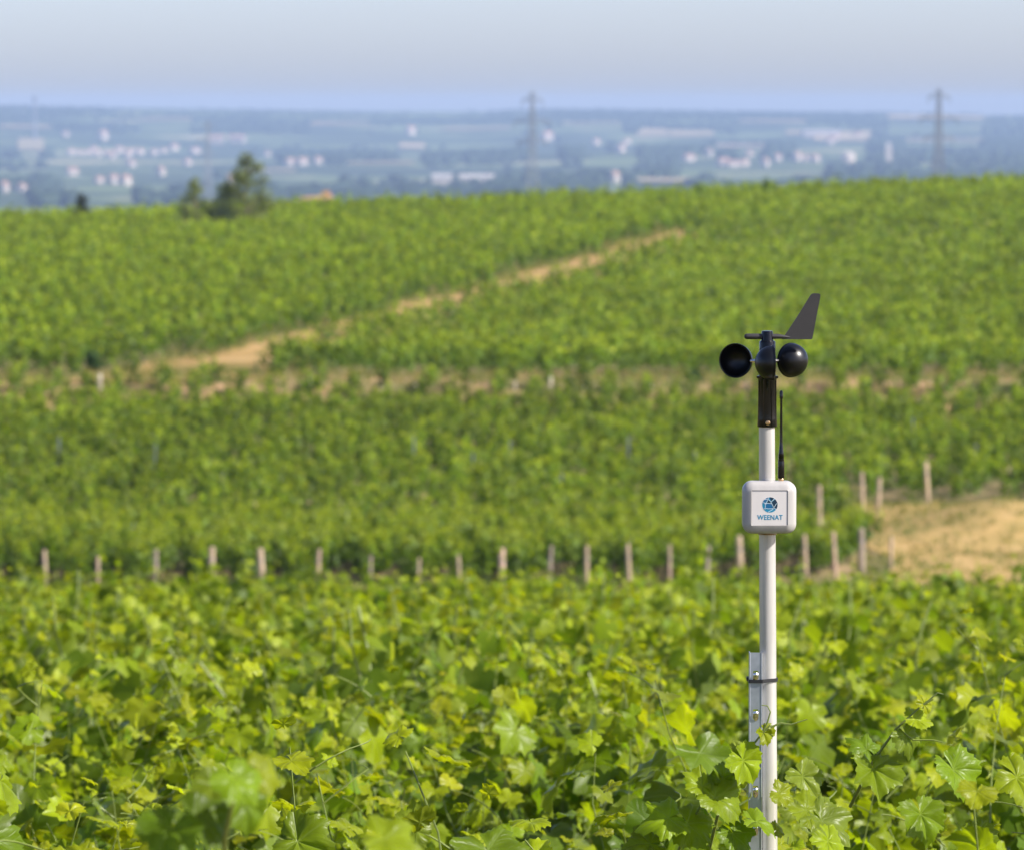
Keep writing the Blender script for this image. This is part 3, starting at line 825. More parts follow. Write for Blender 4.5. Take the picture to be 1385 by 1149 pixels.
# ------------------------------------------------------------------ bushes and trees on the crest
def crown_cloud(n, lobes, r_, size, c0, c1):
    """leaf clumps in lobes [(centre, radii, weight)]"""
    w = np.array([l[2] for l in lobes], float); w /= w.sum()
    k = r_.choice(len(lobes), n, p=w)
    cen = np.array([l[0] for l in lobes])[k]; rad = np.array([l[1] for l in lobes])[k]
    d = nrm(r_.normal(0, 1, (n, 3))); rr = r_.random((n, 1)) ** .45
    pos = cen + d * rad * rr
    nor = d + r_.normal(0, .5, (n, 3)) + np.array([.1, 0, .3]); tip = d + r_.normal(0, .6, (n, 3)) + np.array([0, 0, .3])
    Vv, T = stamp(pos, tip, nor, size * r_.uniform(.6, 1.3, n), TPL_LOW)
    c = c0 + (c1 - c0) * r_.random((n, 1)); c = c * r_.uniform(.75, 1.25, (n, 1))
    return np_mesh('crown', Vv, T, M_TREE, np.repeat(c, 4, 0))

def tree(name, cat, label, px, base_py, y, h, lobes, n, size, c0, c1, seed, group=None):
    r_ = np.random.default_rng(seed)
    b = at(px, base_py, y); gz = float(g(b.x, y))
    root = tag(empty(name, (b.x, y, gz)), label, cat, group)
    mb = MB(); mb.tube([(0, 0, -.2), (.03, 0, h * .3), (-.03, .02, h * .6), (0, 0, h * .92)], [h * .028, h * .02, h * .012, h * .004], 7)
    for (c_, rd, w) in lobes:
        mb.tube([(0, 0, max(.1, c_[2] - rd[2] * .9)), tuple(c_), (c_[0] * 1.15, c_[1] * 1.1, c_[2] + rd[2] * .7)], [h * .011, h * .007, h * .002], 5)
    mb.build('trunk', M_BARK, root)
    np_obj('crown', crown_cloud(n, lobes, r_, size, np.array(c0), np.array(c1)), root)
    return root
yT = 309.0; u = yT / F
lob = []
rr_ = np.random.default_rng(3)
for i in range(26):                                 # ragged cone, left-leaning branches
    t = i / 25; a = rr_.uniform(0, 6.28); w = (1 - t) ** .6 * 50 * u
    lob.append(((math.cos(a) * w * .75, math.sin(a) * w * .7, (10 + 86 * t) * u), np.array([11 + 15 * (1 - t), 10 + 14 * (1 - t), 8 + 10 * (1 - t)]) * u, 1.15 - t))
tree('conifer', 'tree', 'tall ragged dark green conifer on the crest, right one of the pair', 333, 300, yT, 4.0, lob, 3800, .17, (.095, .13, .022), (.19, .22, .05), 1)
lob = []
for i in range(18):
    t = i / 17; a = rr_.uniform(0, 6.28); w = (1 - t) ** .6 * 36 * u
    lob.append(((math.cos(a) * w * .8, math.sin(a) * w * .7, (10 + 55 * t) * u), np.array([7 + 9 * (1 - t), 7 + 9 * (1 - t), 6 + 7 * (1 - t)]) * u, 1.1 - t * .8))
tree('conifer', 'tree', 'smaller pale feathery tree left of the tall conifer on the crest', 264, 298, yT - 1, 3.0, lob, 1300, .16, (.11, .14, .03), (.18, .22, .05), 2)
lob = [((x * u, 0, z * u), np.array([13, 13, 12]) * u, 1.) for x, z in ((-9, 14), (8, 15), (0, 24), (14, 8))]
tree('shrub', 'shrub', 'low bushy growth between the two crest trees', 298, 302, yT - 2, 1.2, lob, 700, .15, (.03, .05, .02), (.05, .075, .025), 4)
lob = [((x * u, 0, z * u), np.array([10, 10, 10]) * u, 1.) for x, z in ((-6, 14), (6, 16), (0, 27), (1, 36))]
tree('shrub', 'shrub', 'dark rounded shrub rising above the vines at the far left of the crest', 110, 290, 326, 1.5, lob, 800, .15, (.014, .02, .012), (.03, .035, .018), 5)
lob = [((x * u, 0, z * u), np.array([12, 10, 8]) * u, 1.) for x, z in ((-10, 8), (8, 10), (0, 17))]
tree('shrub', 'shrub', 'small dim shrub on the crest between the dark shrub and the conifers', 150, 284, 328, .8, lob, 450, .15, (.025, .035, .02), (.04, .055, .025), 6)
for i, (px, py, y, w, h, lab) in enumerate(((125, 505, 157.2, 17, 34, 'dark round bush at the edge of the upper field by the dirt verge'), (935, 318, 277, 16, 24, 'dark bush at the upper end of the diagonal track'),
        (440, 292, 322, 18, 16, 'dark low bush on the crest right of the conifers'), (700, 280, 326, 22, 16, 'dark bush on the crest in front of the left pylon'), (1036, 254, 330, 11, 14, 'small dark bush on the crest above the wind vane'),
        (660, 276, 327, 14, 14, 'small dark bush on the crest left of the bush by the pylon'), (945, 262, 329, 18, 12, 'wide dark bush on the crest left of the wind vane'),
        (420, 515, 150, 15, 12, 'low bush beside the third pale post on the dirt verge'), (940, 530, 151, 13, 22, 'bush on the dirt verge left of the black sensor tube'), (1328, 812, 93, 34, 36, 'leafy bush below the bare clearing at the right edge'))):
    u2 = y / F
    if i in (2, 3, 4, 5, 6): h += 17
    lob = [((sx * w * .5 * u2, 0, sz * h * u2), np.array([w * .62, w * .62, h * .34]) * u2, 1.) for sx, sz in ((-.7, .4), (.7, .42), (0, .66), (.1, .3))]
    gg = i == 9
    tree('shrub', 'shrub', lab, px, py, y, h * u2 * .7, lob, 900 if gg else 380, .11 if gg else .12, (.03, .065, .014) if not gg else (.06, .12, .02), (.05, .10, .02) if not gg else (.10, .17, .03), 30 + i)

# ------------------------------------------------------------------ pylons
def pylon(px, top_py, y, H, label, sc=1.0):
    t = at(px, top_py, y); gz = float(g(t.x, y)); H = t.z - gz
    root = tag(empty('pylon', (t.x, y, gz)), label, 'pylon', 'power pylons beyond the crest')
    def hw(z):                                       # half width of the tower
        q = z / H
        return (3.2 * (1 - q / .62) + 1.0 * q / .62) if q < .62 else 1.0 - .55 * (q - .62) / .38
    b = .20
    for sx in (-1, 1):
        for sy in (-1, 1):
            MB().tube([(sx * hw(z), sy * hw(z), z) for z in np.linspace(-.5, H, 9)], b, 4).build('leg', M_PYLON, root)
    br = MB()
    zs = [0]
    while zs[-1] < H * .97: zs.append(zs[-1] + max(1.6, 1.9 * hw(zs[-1])))
    for z0, z1 in zip(zs[:-1], zs[1:]):
        z1 = min(z1, H); a, c = hw(z0), hw(z1)
        for s in (-1, 1):
            br.tube([(-a, s * a, z0), (c, s * c, z1)], .11, 4); br.tube([(a, s * a, z0), (-c, s * c, z1)], .11, 4)
            br.tube([(s * a, -a, z0), (s * c, c, z1)], .11, 4); br.tube([(s * a, a, z0), (s * c, -c, z1)], .11, 4)
            br.tube([(-c, s * c, z1), (c, s * c, z1)], .10, 4)
    br.build('bracing', M_PYLON, root)
    for q, w in ((.94, 3.4), (.80, 6.0), (.67, 4.6)):
        z = H * q; a = hw(z); m = MB()
        for s in (-1, 1):
            for sy in (-1, 1):
                m.tube([(s * a, sy * a, z), (s * w, 0, z + .1)], .17, 4); m.tube([(s * a, sy * a, z + 1.6), (s * w, 0, z + .1)], .13, 4)
            m.tube([(s * (a + w) / 2, 0, z), (s * (a + w) / 2, 0, z + .8)], .07, 4)
        arm = m.build('cross_arm', M_PYLON, root)
        for s in (-1, 1):
            MB().lathe([(.05, z + .1), (.16, z - .2), (.16, z - 1.6), (.05, z - 1.8)], 6, Matrix.Translation((s * w * .97, 0, 0))).build('insulator', M_PYLON, arm)
    return root
pylon(720, 124, 1750, 40, 'lattice power pylon in the middle of the skyline')
pylon(1270, 120, 1700, 40, 'lattice power pylon at the right of the skyline')
pylon(281, 163, 2900, 40, 'faint distant lattice pylon rising behind the crest conifers')

# ------------------------------------------------------------------ far villages
def house_proto(kind):
    root = empty(kind)
    mb = MB(); mb.box((0, 0, 2.6), (11, 8, 6.0))
    mb.add([(-5.5, -4, 5.6), (-5.5, 4, 5.6), (-5.5, 0, 7.6), (5.5, -4, 5.6), (5.5, 4, 5.6), (5.5, 0, 7.6)], [(0, 2, 1), (3, 4, 5)])
    mb.build('wall', M_WALLW, root, None)
    rf = MB()
    for s in (-1, 1):
        rf.add([(-5.9, s * 4.5, 5.45), (5.9, s * 4.5, 5.45), (5.9, 0, 7.7), (-5.9, 0, 7.7), (-5.9, s * 4.5, 5.7), (5.9, s * 4.5, 5.7), (5.9, 0, 7.95), (-5.9, 0, 7.95)],
               [(0, 1, 2, 3), (4, 5, 6, 7), (0, 1, 5, 4), (0, 3, 7, 4), (1, 2, 6, 5)])
    rf = rf.build('roof', M_ROOF, root, None)
    ch = MB(); ch.box((3, 0, 8.2), (.9, .7, 1.6)); ch.build('chimney', M_WALLW, rf, None)
    for x in (-3.4, 0, 3.4):
        for z in (1.6, 4.2):
            w = MB(); w.box((x, -4.01, z), (1.1, .08, 1.3)); w.build('window', M_NAVY, root, None)
    return root
HOUSES = []
def put_house(root, px, py, w_px, label, group, hs=1.0, rz=None):
    p = ground_hit(px, py + 3)
    c = copy_tree(root); c.location = p
    wm = w_px * p.y / F * random.uniform(.8, 1.25)
    c.scale = (wm / 12, max(.9, min(2.5, wm / 13)), hs * random.uniform(.7, 1.1))
    HOUSES.append((px, py))
    c.rotation_euler = (0, 0, random.uniform(.45, 1.1) if rz is None else rz)
    tag(c, label, 'house', group)
    return c
HP = house_proto('house')
villages = {
 ('white house in the long village cluster at the far left', 'houses of the far left village'): [(88, 182, 9), (96, 207, 10), (109, 207, 11), (121, 207, 12), (132, 209, 13), (146, 208, 12), (161, 205, 10), (177, 206, 12), (189, 207, 10), (207, 207, 11), (220, 204, 11), (235, 201, 13), (152, 212, 9), (126, 203, 9), (172, 211, 9)],
 ('white house low in the valley at the far left', 'houses low in the left valley'): [(98, 235, 16), (134, 246, 12), (169, 248, 18), (177, 223, 10), (217, 235, 9), (28, 257, 14), (5, 257, 12), (153, 246, 10)],
 ('pale house in the village right of the crest conifers', 'houses right of the crest conifers'): [(392, 221, 18), (409, 221, 11), (430, 219, 9), (361, 209, 9), (253, 221, 9), (263, 205, 14)],
 ('pale house in the hazy village behind the wind vane', 'houses of the middle right village'): [(931, 215, 18), (978, 223, 16), (991, 223, 18), (1006, 222, 14), (1013, 209, 11), (1034, 223, 10), (1051, 215, 9), (958, 209, 9), (847, 192, 14), (839, 203, 16), (806, 193, 10), (831, 244, 9)],
 ('pale house in the hazy village between vane and right pylon', 'houses left of the right pylon'): [(1078, 215, 14), (1092, 215, 14), (1102, 216, 11), (1122, 192, 12), (1128, 188, 14), (1090, 182, 13), (1160, 183, 16)],
}
for (lab, grp), L_ in villages.items():
    for i, (px, py, w) in enumerate(sorted(L_)): put_house(HP, px, py, w, lab + ', ' + NTH[i], grp)
put_house(HP, 139, 186, 13, 'single white house above the far left village', None, 1.6)
put_house(HP, 293, 192, 17, 'large white building, left one of two standing above the crest conifers', None, 1.5, 0.1)
put_house(HP, 321, 191, 24, 'large white building, right one of two standing above the crest conifers', None, 1.5, -0.1)
put_house(HP, 555, 180, 14, 'lone pinkish house on the hazy hillside left of the middle pylon', None, 1.8)
put_house(HP, 311, 251, 12, 'white house glimpsed between the two crest trees', None, 1.2)
put_house(HP, 740, 188, 12, 'pale house beside the middle pylon', None, 1.5)
for ch in list(HP.children):
    for c2 in list(ch.children): bpy.data.objects.remove(c2)
    bpy.data.objects.remove(ch)
bpy.data.objects.remove(HP)

def shed(px, py, w_px, label):
    p = ground_hit(px, py + 2); w = w_px * p.y / F
    root = tag(empty('warehouse', p, random.uniform(-.06, .06)), label, 'warehouse')
    MB().box((0, 0, 3), (w, 22, 8)).build('wall', M_WALLW, root, None)
    rf = MB()
    for s in (-1, 1):
        rf.add([(-w / 2 - .5, s * 11.5, 6.9), (w / 2 + .5, s * 11.5, 6.9), (w / 2 + .5, 0, 9.4), (-w / 2 - .5, 0, 9.4), (-w / 2 - .5, s * 11.5, 7.2), (w / 2 + .5, s * 11.5, 7.2), (w / 2 + .5, 0, 9.7), (-w / 2 - .5, 0, 9.7)],
               [(0, 1, 2, 3), (4, 5, 6, 7), (0, 1, 5, 4), (0, 3, 7, 4), (1, 2, 6, 5)])
    rf.build('roof', M_ROOFP, root, None)
shed(598, 250, 26, 'left one of two long pale sheds low in the valley')
shed(645, 251, 46, 'right one of two long pale sheds low in the valley')
shed(1112, 184, 50, 'long pale warehouse on the hazy plain above the vane')

p = ground_hit(1147, 222)
tk = tag(empty('storage_tank', p), 'round white tank shining in the haze left of the right pylon', 'tank')
MB().lathe([(7, 0), (7, 9)], 20, None, False).build('wall', M_WALLW, tk); MB().lathe([(7.1, 9), (5, 10.6), (2, 11.4), (.1, 11.6)], 20).build('roof', M_WALLW, tk)
p = ground_hit(1202, 222)
tw = tag(empty('church_tower', p), 'pale slender tower in the haze left of the right pylon', 'tower')
MB().box((0, 0, 8), (6, 6, 17)).build('wall', M_WALLW, tw, None)
MB().add([(-3.2, -3.2, 16.5), (3.2, -3.2, 16.5), (3.2, 3.2, 16.5), (-3.2, 3.2, 16.5), (0, 0, 22)], [(0, 1, 4), (1, 2, 4), (2, 3, 4), (3, 0, 4), (0, 3, 2, 1)]).build('spire', M_ROOFP, tw, None)
p = at(47, 146, 7000.0); p.z = float(g(p.x, p.y))
wt = tag(empty('water_tower', p), 'faint slim water tower on the skyline at the far left', 'water tower')
hw_ = at(47, 130, 7000.0).z - p.z
MB().lathe([(2.2, -3), (1.6, hw_ - 8), (1.6, hw_ - 6)], 16).build('shaft', M_PYLON, wt); MB().lathe([(1.6, hw_ - 6), (3.6, hw_ - 4), (3.6, hw_ - 1), (1, hw_)], 20).build('tank', M_PYLON, wt)

# house with an orange roof just behind the crest
yh = 470.0; a = at(427, 268, yh); uz = yh / F
hr = tag(empty('farmhouse', (a.x, yh, float(g(a.x, yh)))), 'low farmhouse with orange tiled roof showing above the crest', 'house')
zb = a.z - hr.location.z
w = MB(); w.box((0, 2, zb / 2 - .4), (44 * uz, 4, zb - .2)); w.build('wall', M_WALLW, hr, None)
rf = MB(); rf.add([(-25 * uz, -.6, zb - 3 * uz), (22 * uz, -.6, zb - 3 * uz), (20 * uz, 2, zb + 4.5 * uz), (-18 * uz, 2, zb + 1 * uz), (-25 * uz, 4.6, zb - 3 * uz), (22 * uz, 4.6, zb - 3 * uz)], [(0, 1, 2, 3), (3, 2, 5, 4), (0, 3, 4), (1, 5, 2)])
M_ROOFO = pbr('orange_tile_roof', (.40, .23, .125), .85, noise=.2, nscale=4)
rf = rf.build('roof', M_ROOFO, hr, None)
c = MB(); c.box((13 * uz, 2.2, zb + 5 * uz), (10 * uz, 1.0, 8 * uz)); c.build('chimney', M_ROOFO, rf, None)

# woods and hedges on the far plain
def far_woods(n):
    r_ = np.random.default_rng(9)
    y = 3300 * (9100 / 3300) ** (r_.random(n * 3) ** .75); x = r_.uniform(-1, 1, n * 3) * (.15 * y + 60)
    keep = (wob(x, y, 420, 1.) + .6 * wob(x, y, 130, 2.) + r_.normal(0, .25, n * 3)) > .12
    for hx, hy in HOUSES:
        q = ground_hit(hx, hy + 3)
        keep &= ~((np.abs(x - q.x * y / q.y) < .0022 * q.y) & (y > q.y * .72) & (y < q.y * 1.02))
    for fx0, fx1, fa, fb in FIELDS:
        pxx = CX + F * x / y
        keep &= ~((pxx > fx0) & (pxx < fx1) & (y > fa * .88) & (y < fb))
    x, y = x[keep][:n], y[keep][:n]
    ph = (1 + 5 ** .5) / 2
    ico = nrm(np.array([(-1, ph, 0), (1, ph, 0), (-1, -ph, 0), (1, -ph, 0), (0, -1, ph), (0, 1, ph), (0, -1, -ph), (0, 1, -ph), (ph, 0, -1), (ph, 0, 1), (-ph, 0, -1), (-ph, 0, 1)], float))
    tri = np.array([(0, 11, 5), (0, 5, 1), (0, 1, 7), (0, 7, 10), (0, 10, 11), (1, 5, 9), (5, 11, 4), (11, 10, 2), (10, 7, 6), (7, 1, 8), (3, 9, 4), (3, 4, 2), (3, 2, 6), (3, 6, 8), (3, 8, 9), (4, 9, 5), (2, 4, 11), (6, 2, 10), (8, 6, 7), (9, 8, 1)])
    m = len(x); s = r_.uniform(2.6, 5.6, m) * (1 - .4 * smooth(7000, 8200, y))
    W = ico[None] * np.stack([s * r_.uniform(.8, 1.8, m), s, s * r_.uniform(.8, 1.2, m)], -1)[:, None] * r_.uniform(.8, 1.2, (m, 12, 1))
    W += np.stack([x, y, g(x, y) + s * .7], -1)[:, None]
    T = (tri[None] + (np.arange(m) * 12)[:, None, None]).reshape(-1, 3)
    c = np.array([.035, .06, .03]) * r_.uniform(.75, 1.25, (m, 1))
    return np_mesh('woods', W.reshape(-1, 3), T, M_TREE, np.repeat(c, 12, 0))
tag(np_obj('woods', far_woods(18000)), 'hazy blue-green woods and hedges across the distant plain', 'woods', None, 'stuff')

# ------------------------------------------------------------------ haze
def haze():
    m = bpy.data.materials.new('haze'); m.use_nodes = True
    N = m.node_tree.nodes; N.clear()
    out = N.new('ShaderNodeOutputMaterial'); pv = N.new('ShaderNodeVolumePrincipled')
    pv.inputs['Color'].default_value = (.50, .67, .97, 1); pv.inputs['Density'].default_value = 1.1e-4
    pv.inputs['Anisotropy'].default_value = 0.0
    m.node_tree.links.new(pv.outputs[0], out.inputs['Volume'])
    mb = MB(); x, y0, y1, z0, z1 = 5600, -120, 10600, -90, 19.5
    mb.box((0, (y0 + y1) / 2, (z0 + z1) / 2), (2 * x, y1 - y0, z1 - z0))
    tag(mb.build('haze', m, None, None), 'thin blue summer haze over the distant plain', 'haze', None, 'stuff')
haze()

# ------------------------------------------------------------------ weather station
MM = 8.0 / F                                          # metres per photo pixel at the pole
def PZ(py): return at(1038, py, 8.0).z
gz = float(g(POLE_X, POLE_Y))
ws = tag(empty('weather_station', (POLE_X, POLE_Y, gz)), 'wind sensor with black cups and vane on a white pole with logo box', 'weather station')
def lz(py): return PZ(py) - gz                       # local height of a photo row
LEAN = 4.0 / 549                                      # the pole leans slightly
def lx(px, py): return (px - 1037.0) * MM - 0.0
def ax(py): return (-1.5 + 4.5 * (py - 575) / 574.0) * MM if py > 575 else -1.0 * MM
top_z = lz(574)
MB().tube([(ax(1149) + (1149 - 575) * 0, 0, -.25), (ax(1149), 0, lz(1149)), (ax(720), 0, lz(720)), (ax(577), 0, top_z)], [11.6 * MM, 11.6 * MM, 11.2 * MM, 10.8 * MM], 40).build('pole', M_POLE, ws)

# black mounting tube
x0 = ax(560)
tb = MB(); T0 = Matrix.Translation((x0, 0, 0))
tb.lathe([(11.2 * MM, lz(576.5)), (13.2 * MM, lz(577)), (13.6 * MM, lz(575)), (12.9 * MM, lz(566)), (12.4 * MM, lz(540)), (12.3 * MM, lz(515)), (13.0 * MM, lz(512.5)), (13.0 * MM, lz(508.5)), (11.4 * MM, lz(508)), (11.0 * MM, lz(500)), (11.0 * MM, lz(463)), (10.4 * MM, lz(461.5)), (8.0 * MM, lz(461))], 40, T0)
body = tb.build('mounting_tube', M_BLACK, ws)
rib = MB()
for aa in (-2.75, -2.0, -1.14, -.4):
    cx, cy = math.cos(aa) * 12.6 * MM, math.sin(aa) * 12.6 * MM
    rib.tube([(x0 + cx, cy, lz(574)), (x0 + cx * .985, cy * .985, lz(540)), (x0 + cx * .985, cy * .985, lz(514))], 0.9 * MM, 8)
rib.build('rib', M_BLACK, body)
tabs = MB()
for aa in (-2.9, -.25):
    tabs.box((x0 + math.cos(aa) * 13.6 * MM, math.sin(aa) * 13.6 * MM, lz(510)), (3 * MM, 3 * MM, 3.2 * MM))
tabs.build('clip', M_BLACK, body, None)
sc = MB(); rot = Matrix.Translation((x0 + .3 * MM, -13.2 * MM, lz(571))) @ Matrix.Rotation(math.pi / 2, 4, 'X')
sc.lathe([(3.2 * MM, -1.5 * MM), (3.2 * MM, .6 * MM), (2.6 * MM, 1.3 * MM), (1.0 * MM, 1.5 * MM)], 16, rot)
sc = sc.build('screw', M_BRASS, body)
sl = MB(); sl.box((x0 + .3 * MM, -14.8 * MM, lz(571)), (4 * MM, .5 * MM, .9 * MM), Matrix.Rotation(.6, 3, 'Y')); sl.build('screw_slot', M_BLACK, sc, None) if False else None

# wind vane
vh = MB(); vx = x0 - .3 * MM
vh.lathe([(8.8 * MM, lz(461.2)), (8.2 * MM, lz(459)), (7.8 * MM, lz(449.5)), (7.2 * MM, lz(447.8)), (3 * MM, lz(447.3))], 32, Matrix.Translation((vx, 0, 0)))
hub = vh.build('vane_hub', M_BLACK, ws)
zb = lz(455.2)
arm = MB()
na = 14
pts = [(lx(1004.5, 0), 0, zb), (lx(1005.2, 0), 0, zb), (lx(1006.5, 0), 0, zb), (lx(1009, 0), 0, zb), (lx(1024, 0), 0, zb), (lx(1050, 0), 0, zb), (lx(1062, 0), 0, lz(456)), (lx(1072, 0), 0, lz(457.0))]
arm.tube(pts, [.5 * MM, 2.4 * MM, 3.5 * MM, 4.0 * MM, 3.9 * MM, 3.5 * MM, 2.2 * MM, .7 * MM], na)
arm.build('vane_arm', M_VANE, ws)
vp = [(1055.5, 459.0), (1064, 447.0), (1080, 422.5), (1094, 399.2), (1096.3, 397.3), (1098.8, 396.8), (1106.0, 397.2), (1107.6, 398.6), (1107.2, 403), (1102, 430), (1097.0, 457.5), (1095.6, 459.2)]
vm = MB(); n = len(vp); th = 1.3 * MM
for s in (-1, 1): vm.v += [(lx(a_, 0) , s * th, lz(b_)) for a_, b_ in vp]
vm.f = [tuple(range(n)), tuple(range(2 * n - 1, n - 1, -1))] + [(i, (i + 1) % n, n + (i + 1) % n, n + i) for i in range(n)]
vm.build('vane_blade', M_VANE, ws, None)

# cup rotor
zc = lz(488.6); Rr = 44 * MM; xr0 = x0 - 1.5 * MM
rh = MB(); rh.lathe([(7 * MM, zc - 8 * MM), (11.6 * MM, zc - 7 * MM), (11.6 * MM, zc + 7 * MM), (7 * MM, zc + 8 * MM)], 32, T0)
rh.build('rotor_hub', M_BLACK, ws)
for phi in (R(37), R(157), R(277)):
    rad = Vector((math.cos(phi), math.sin(phi), 0)); tan = Vector((-math.sin(phi), math.cos(phi), 0))
    cen = Vector((xr0, 0, zc)) + rad * Rr
    frame = Matrix((rad, Vector((0, 0, 1)), tan)).transposed().to_4x4(); frame.translation = cen
    cr = 23.2 * MM
    prof = [(cr * math.sin(a), -cr * .98 * math.cos(a)) for a in np.linspace(.02, math.pi / 2, 16)]
    prof += [(cr * 1.02, .4 * MM), (cr * 1.02, 1.6 * MM), (cr * .985, 1.9 * MM), (cr * .95, 1.5 * MM)]
    prof += [(cr * .93 * math.sin(a), -cr * .9 * math.cos(a)) for a in np.linspace(math.pi / 2, .02, 14)]
    cup = MB().lathe(prof, 48, frame).build('cup', M_CUP, ws, 50)
    st = MB(); st.tube([Vector((x0, 0, zc)) + rad * 10 * MM, cen - rad * cr * .93], 2.6 * MM, 10)
    st.build('cup_arm', M_HOOK, cup)

# enclosure with label
bx, bz = lx(1037.6, 0), lz(683.0)
HWx, HWz = 36.3 * MM, 35.2 * MM
def rrect(hx, hz, r, y, n=8):
    pts = []
    for (sx, sz, a0) in ((1, 1, 0), (-1, 1, 90), (-1, -1, 180), (1, -1, 270)):
        for k in range(n + 1):
            a = R(a0 + 90 * k / n)
            pts.append((bx + sx * (hx - r) + r * math.cos(a), y, bz + sz * (hz - r) + r * math.sin(a)))
    return pts
yb = -11.0 * MM                                       # back of the box, against the pole
Dp = 34 * MM
layers = [(HWx - 2 * MM, HWz - 2 * MM, 12 * MM, yb), (HWx - .3 * MM, HWz - .3 * MM, 13 * MM, yb - 2 * MM), (HWx, HWz, 13 * MM, yb - Dp + 9 * MM), (HWx - .8 * MM, HWz - .8 * MM, 13 * MM, yb - Dp + 6.3 * MM), (HWx - 2.6 * MM, HWz - 2.6 * MM, 11.5 * MM, yb - Dp + 3.6 * MM),
          (HWx - 6 * MM, HWz - 6 * MM, 9 * MM, yb - Dp + 1.7 * MM), (HWx - 10.6 * MM, HWz - 10.6 * MM, 3.5 * MM, yb - Dp + .2 * MM), (24.6 * MM, 23.8 * MM, 1.2 * MM, yb - Dp), (24.2 * MM, 23.4 * MM, 1.0 * MM, yb - Dp + .4 * MM), (24.0 * MM, 23.2 * MM, .8 * MM, yb - Dp + 2.0 * MM)]
eb = MB(); rings = [rrect(*l) for l in layers]; nr = len(rings[0])
for q in rings: eb.v += q
for i in range(len(rings) - 1):
    for k in range(nr):
        k2 = (k + 1) % nr
        eb.f.append((i * nr + k, i * nr + k2, (i + 1) * nr + k2, (i + 1) * nr + k))
eb.f.append(tuple(range(nr - 1, -1, -1)))
enc = eb.build('enclosure', M_WHITE, ws, 28)
pn = MB(); yp = yb - Dp + .75 * MM
pr = rrect(23.9 * MM, 23.1 * MM, .8 * MM, yp); pr2 = rrect(23.9 * MM, 23.1 * MM, .8 * MM, yp + 1.2 * MM)
pn.v = pr + pr2; pn.f = [tuple(range(nr)), tuple(range(2 * nr - 1, nr - 1, -1))] + [(k, (k + 1) % nr, nr + (k + 1) % nr, nr + k) for k in range(nr)]
pn.build('label_panel', M_PANEL, enc, None)

# emblem: disc of blue cells parted by pale lines (coordinates in hundredths of the disc radius)
ec = (bx + .4 * MM, bz + 4.2 * MM); er = 10.3 * MM
def E(p, lift): return (ec[0] + p[0] * er, yp - lift, ec[1] + p[1] * er)
disc = [(math.cos(a), math.sin(a)) for a in np.linspace(0, 2 * math.pi, 49)[:-1]]
def flat(name, polys, mat, lift):
    m = MB()
    for pl_ in polys:
        m.add([E(p, lift) for p in pl_], [tuple(range(len(pl_)))])
        m.add([E(p, lift - .0001) for p in pl_] + [E(p, lift) for p in pl_], [(k, (k + 1) % len(pl_), len(pl_) + (k + 1) % len(pl_), len(pl_) + k) for k in range(len(pl_))])
    return m.build(name, mat, enc, None)
flat('emblem_disc', [disc], M_BLUE, .00015)
def arc(a0, a1): return [(math.cos(R(a)), math.sin(R(a))) for a in np.linspace(a0, a1, 9)]
flat('emblem_dark_cell', [arc(57, 92) + [(.05, .72), (.2, .48)], arc(-30, 50) + [(.62, .72), (.24, .36), (.36, .06), (.5, -.32)], [(-.4, .28), (-.2, .62), (.1, .36), (0, .22)]], M_NAVY, .0003)
flat('emblem_cell', [[(-.56, .12), (-.32, .22), (.2, .22), (.36, .06), (.44, -.36), (.3, -.48), (-.48, -.48), (-.6, -.36)], arc(100, 160) + [(-.56, .2), (-.3, .74)]], M_BLUE2, .0003)
lines = [((-.26, .76), (-.15, .99)), ((-.26, .76), (.14, .40)), ((-.26, .76), (-.5, .22)), ((.14, .40), (.6, .80)), ((.14, .40), (.24, .16)), ((.24, .16), (-.38, .22)), ((-.5, .22), (-.95, .3)), ((-.38, .22), (-.6, .06)), ((-.6, .06), (-.62, -.42)), ((-.62, -.42), (-.3, -.5)), ((-.62, -.42), (-.82, -.56)), ((-.3, -.5), (.3, -.5)), ((.3, -.5), (.5, -.38)), ((.5, -.38), (.24, .16)), ((.5, -.38), (.86, .2)), ((.5, -.38), (.8, -.6)), ((.45, -.55), (-.25, -.95)), ((-.26, .76), (-.7, .7))]
lp_ = []
for a_, b_ in lines:
    d = np.array(b_) - np.array(a_); nn_ = np.array([-d[1], d[0]]) / np.hypot(*d) * .032
    lp_.append([tuple(np.array(a_) + nn_), tuple(np.array(a_) - nn_), tuple(np.array(b_) - nn_), tuple(np.array(b_) + nn_)])
for c_ in ((-.26, .76), (.14, .40), (-.6, .14), (.5, -.38), (-.62, -.46)):
    lp_.append([(c_[0] + .1 * math.cos(a), c_[1] + .1 * math.sin(a)) for a in np.linspace(0, 6.28, 11)[:-1]])
flat('emblem_lines', lp_, M_LOGOW, .0005)

fc = bpy.data.curves.new('lettering', 'FONT'); fc.body = 'WEENAT'; fc.align_x = 'CENTER'; fc.size = 1.0; fc.extrude = .01; fc.offset = .011; fc.space_character = 1.06
tmp = bpy.data.objects.new('tmp_text', fc); COL.objects.link(tmp)
bpy.context.view_layer.update()
dg = bpy.context.evaluated_depsgraph_get()
tm = bpy.data.meshes.new_from_object(tmp.evaluated_get(dg))
bpy.data.objects.remove(tmp)
co = np.array([v.co[:] for v in tm.vertices])
w_, h_ = np.ptp(co[:, 0]), np.ptp(co[:, 1]); mid = (co.max(0) + co.min(0)) / 2
sx, sz_ = 34.2 * MM / w_, 6.6 * MM / h_
tx, tz = bx + .5 * MM, bz - 12.6 * MM
for v, c_ in zip(tm.vertices, co):
    v.co = (tx + (c_[0] - mid[0]) * sx, yp - .0001 - (c_[2] + .01) * .008, tz + (c_[1] - mid[1]) * sz_)
tm.materials.clear(); tm.materials.append(M_BLUE); tm.name = 'lettering'
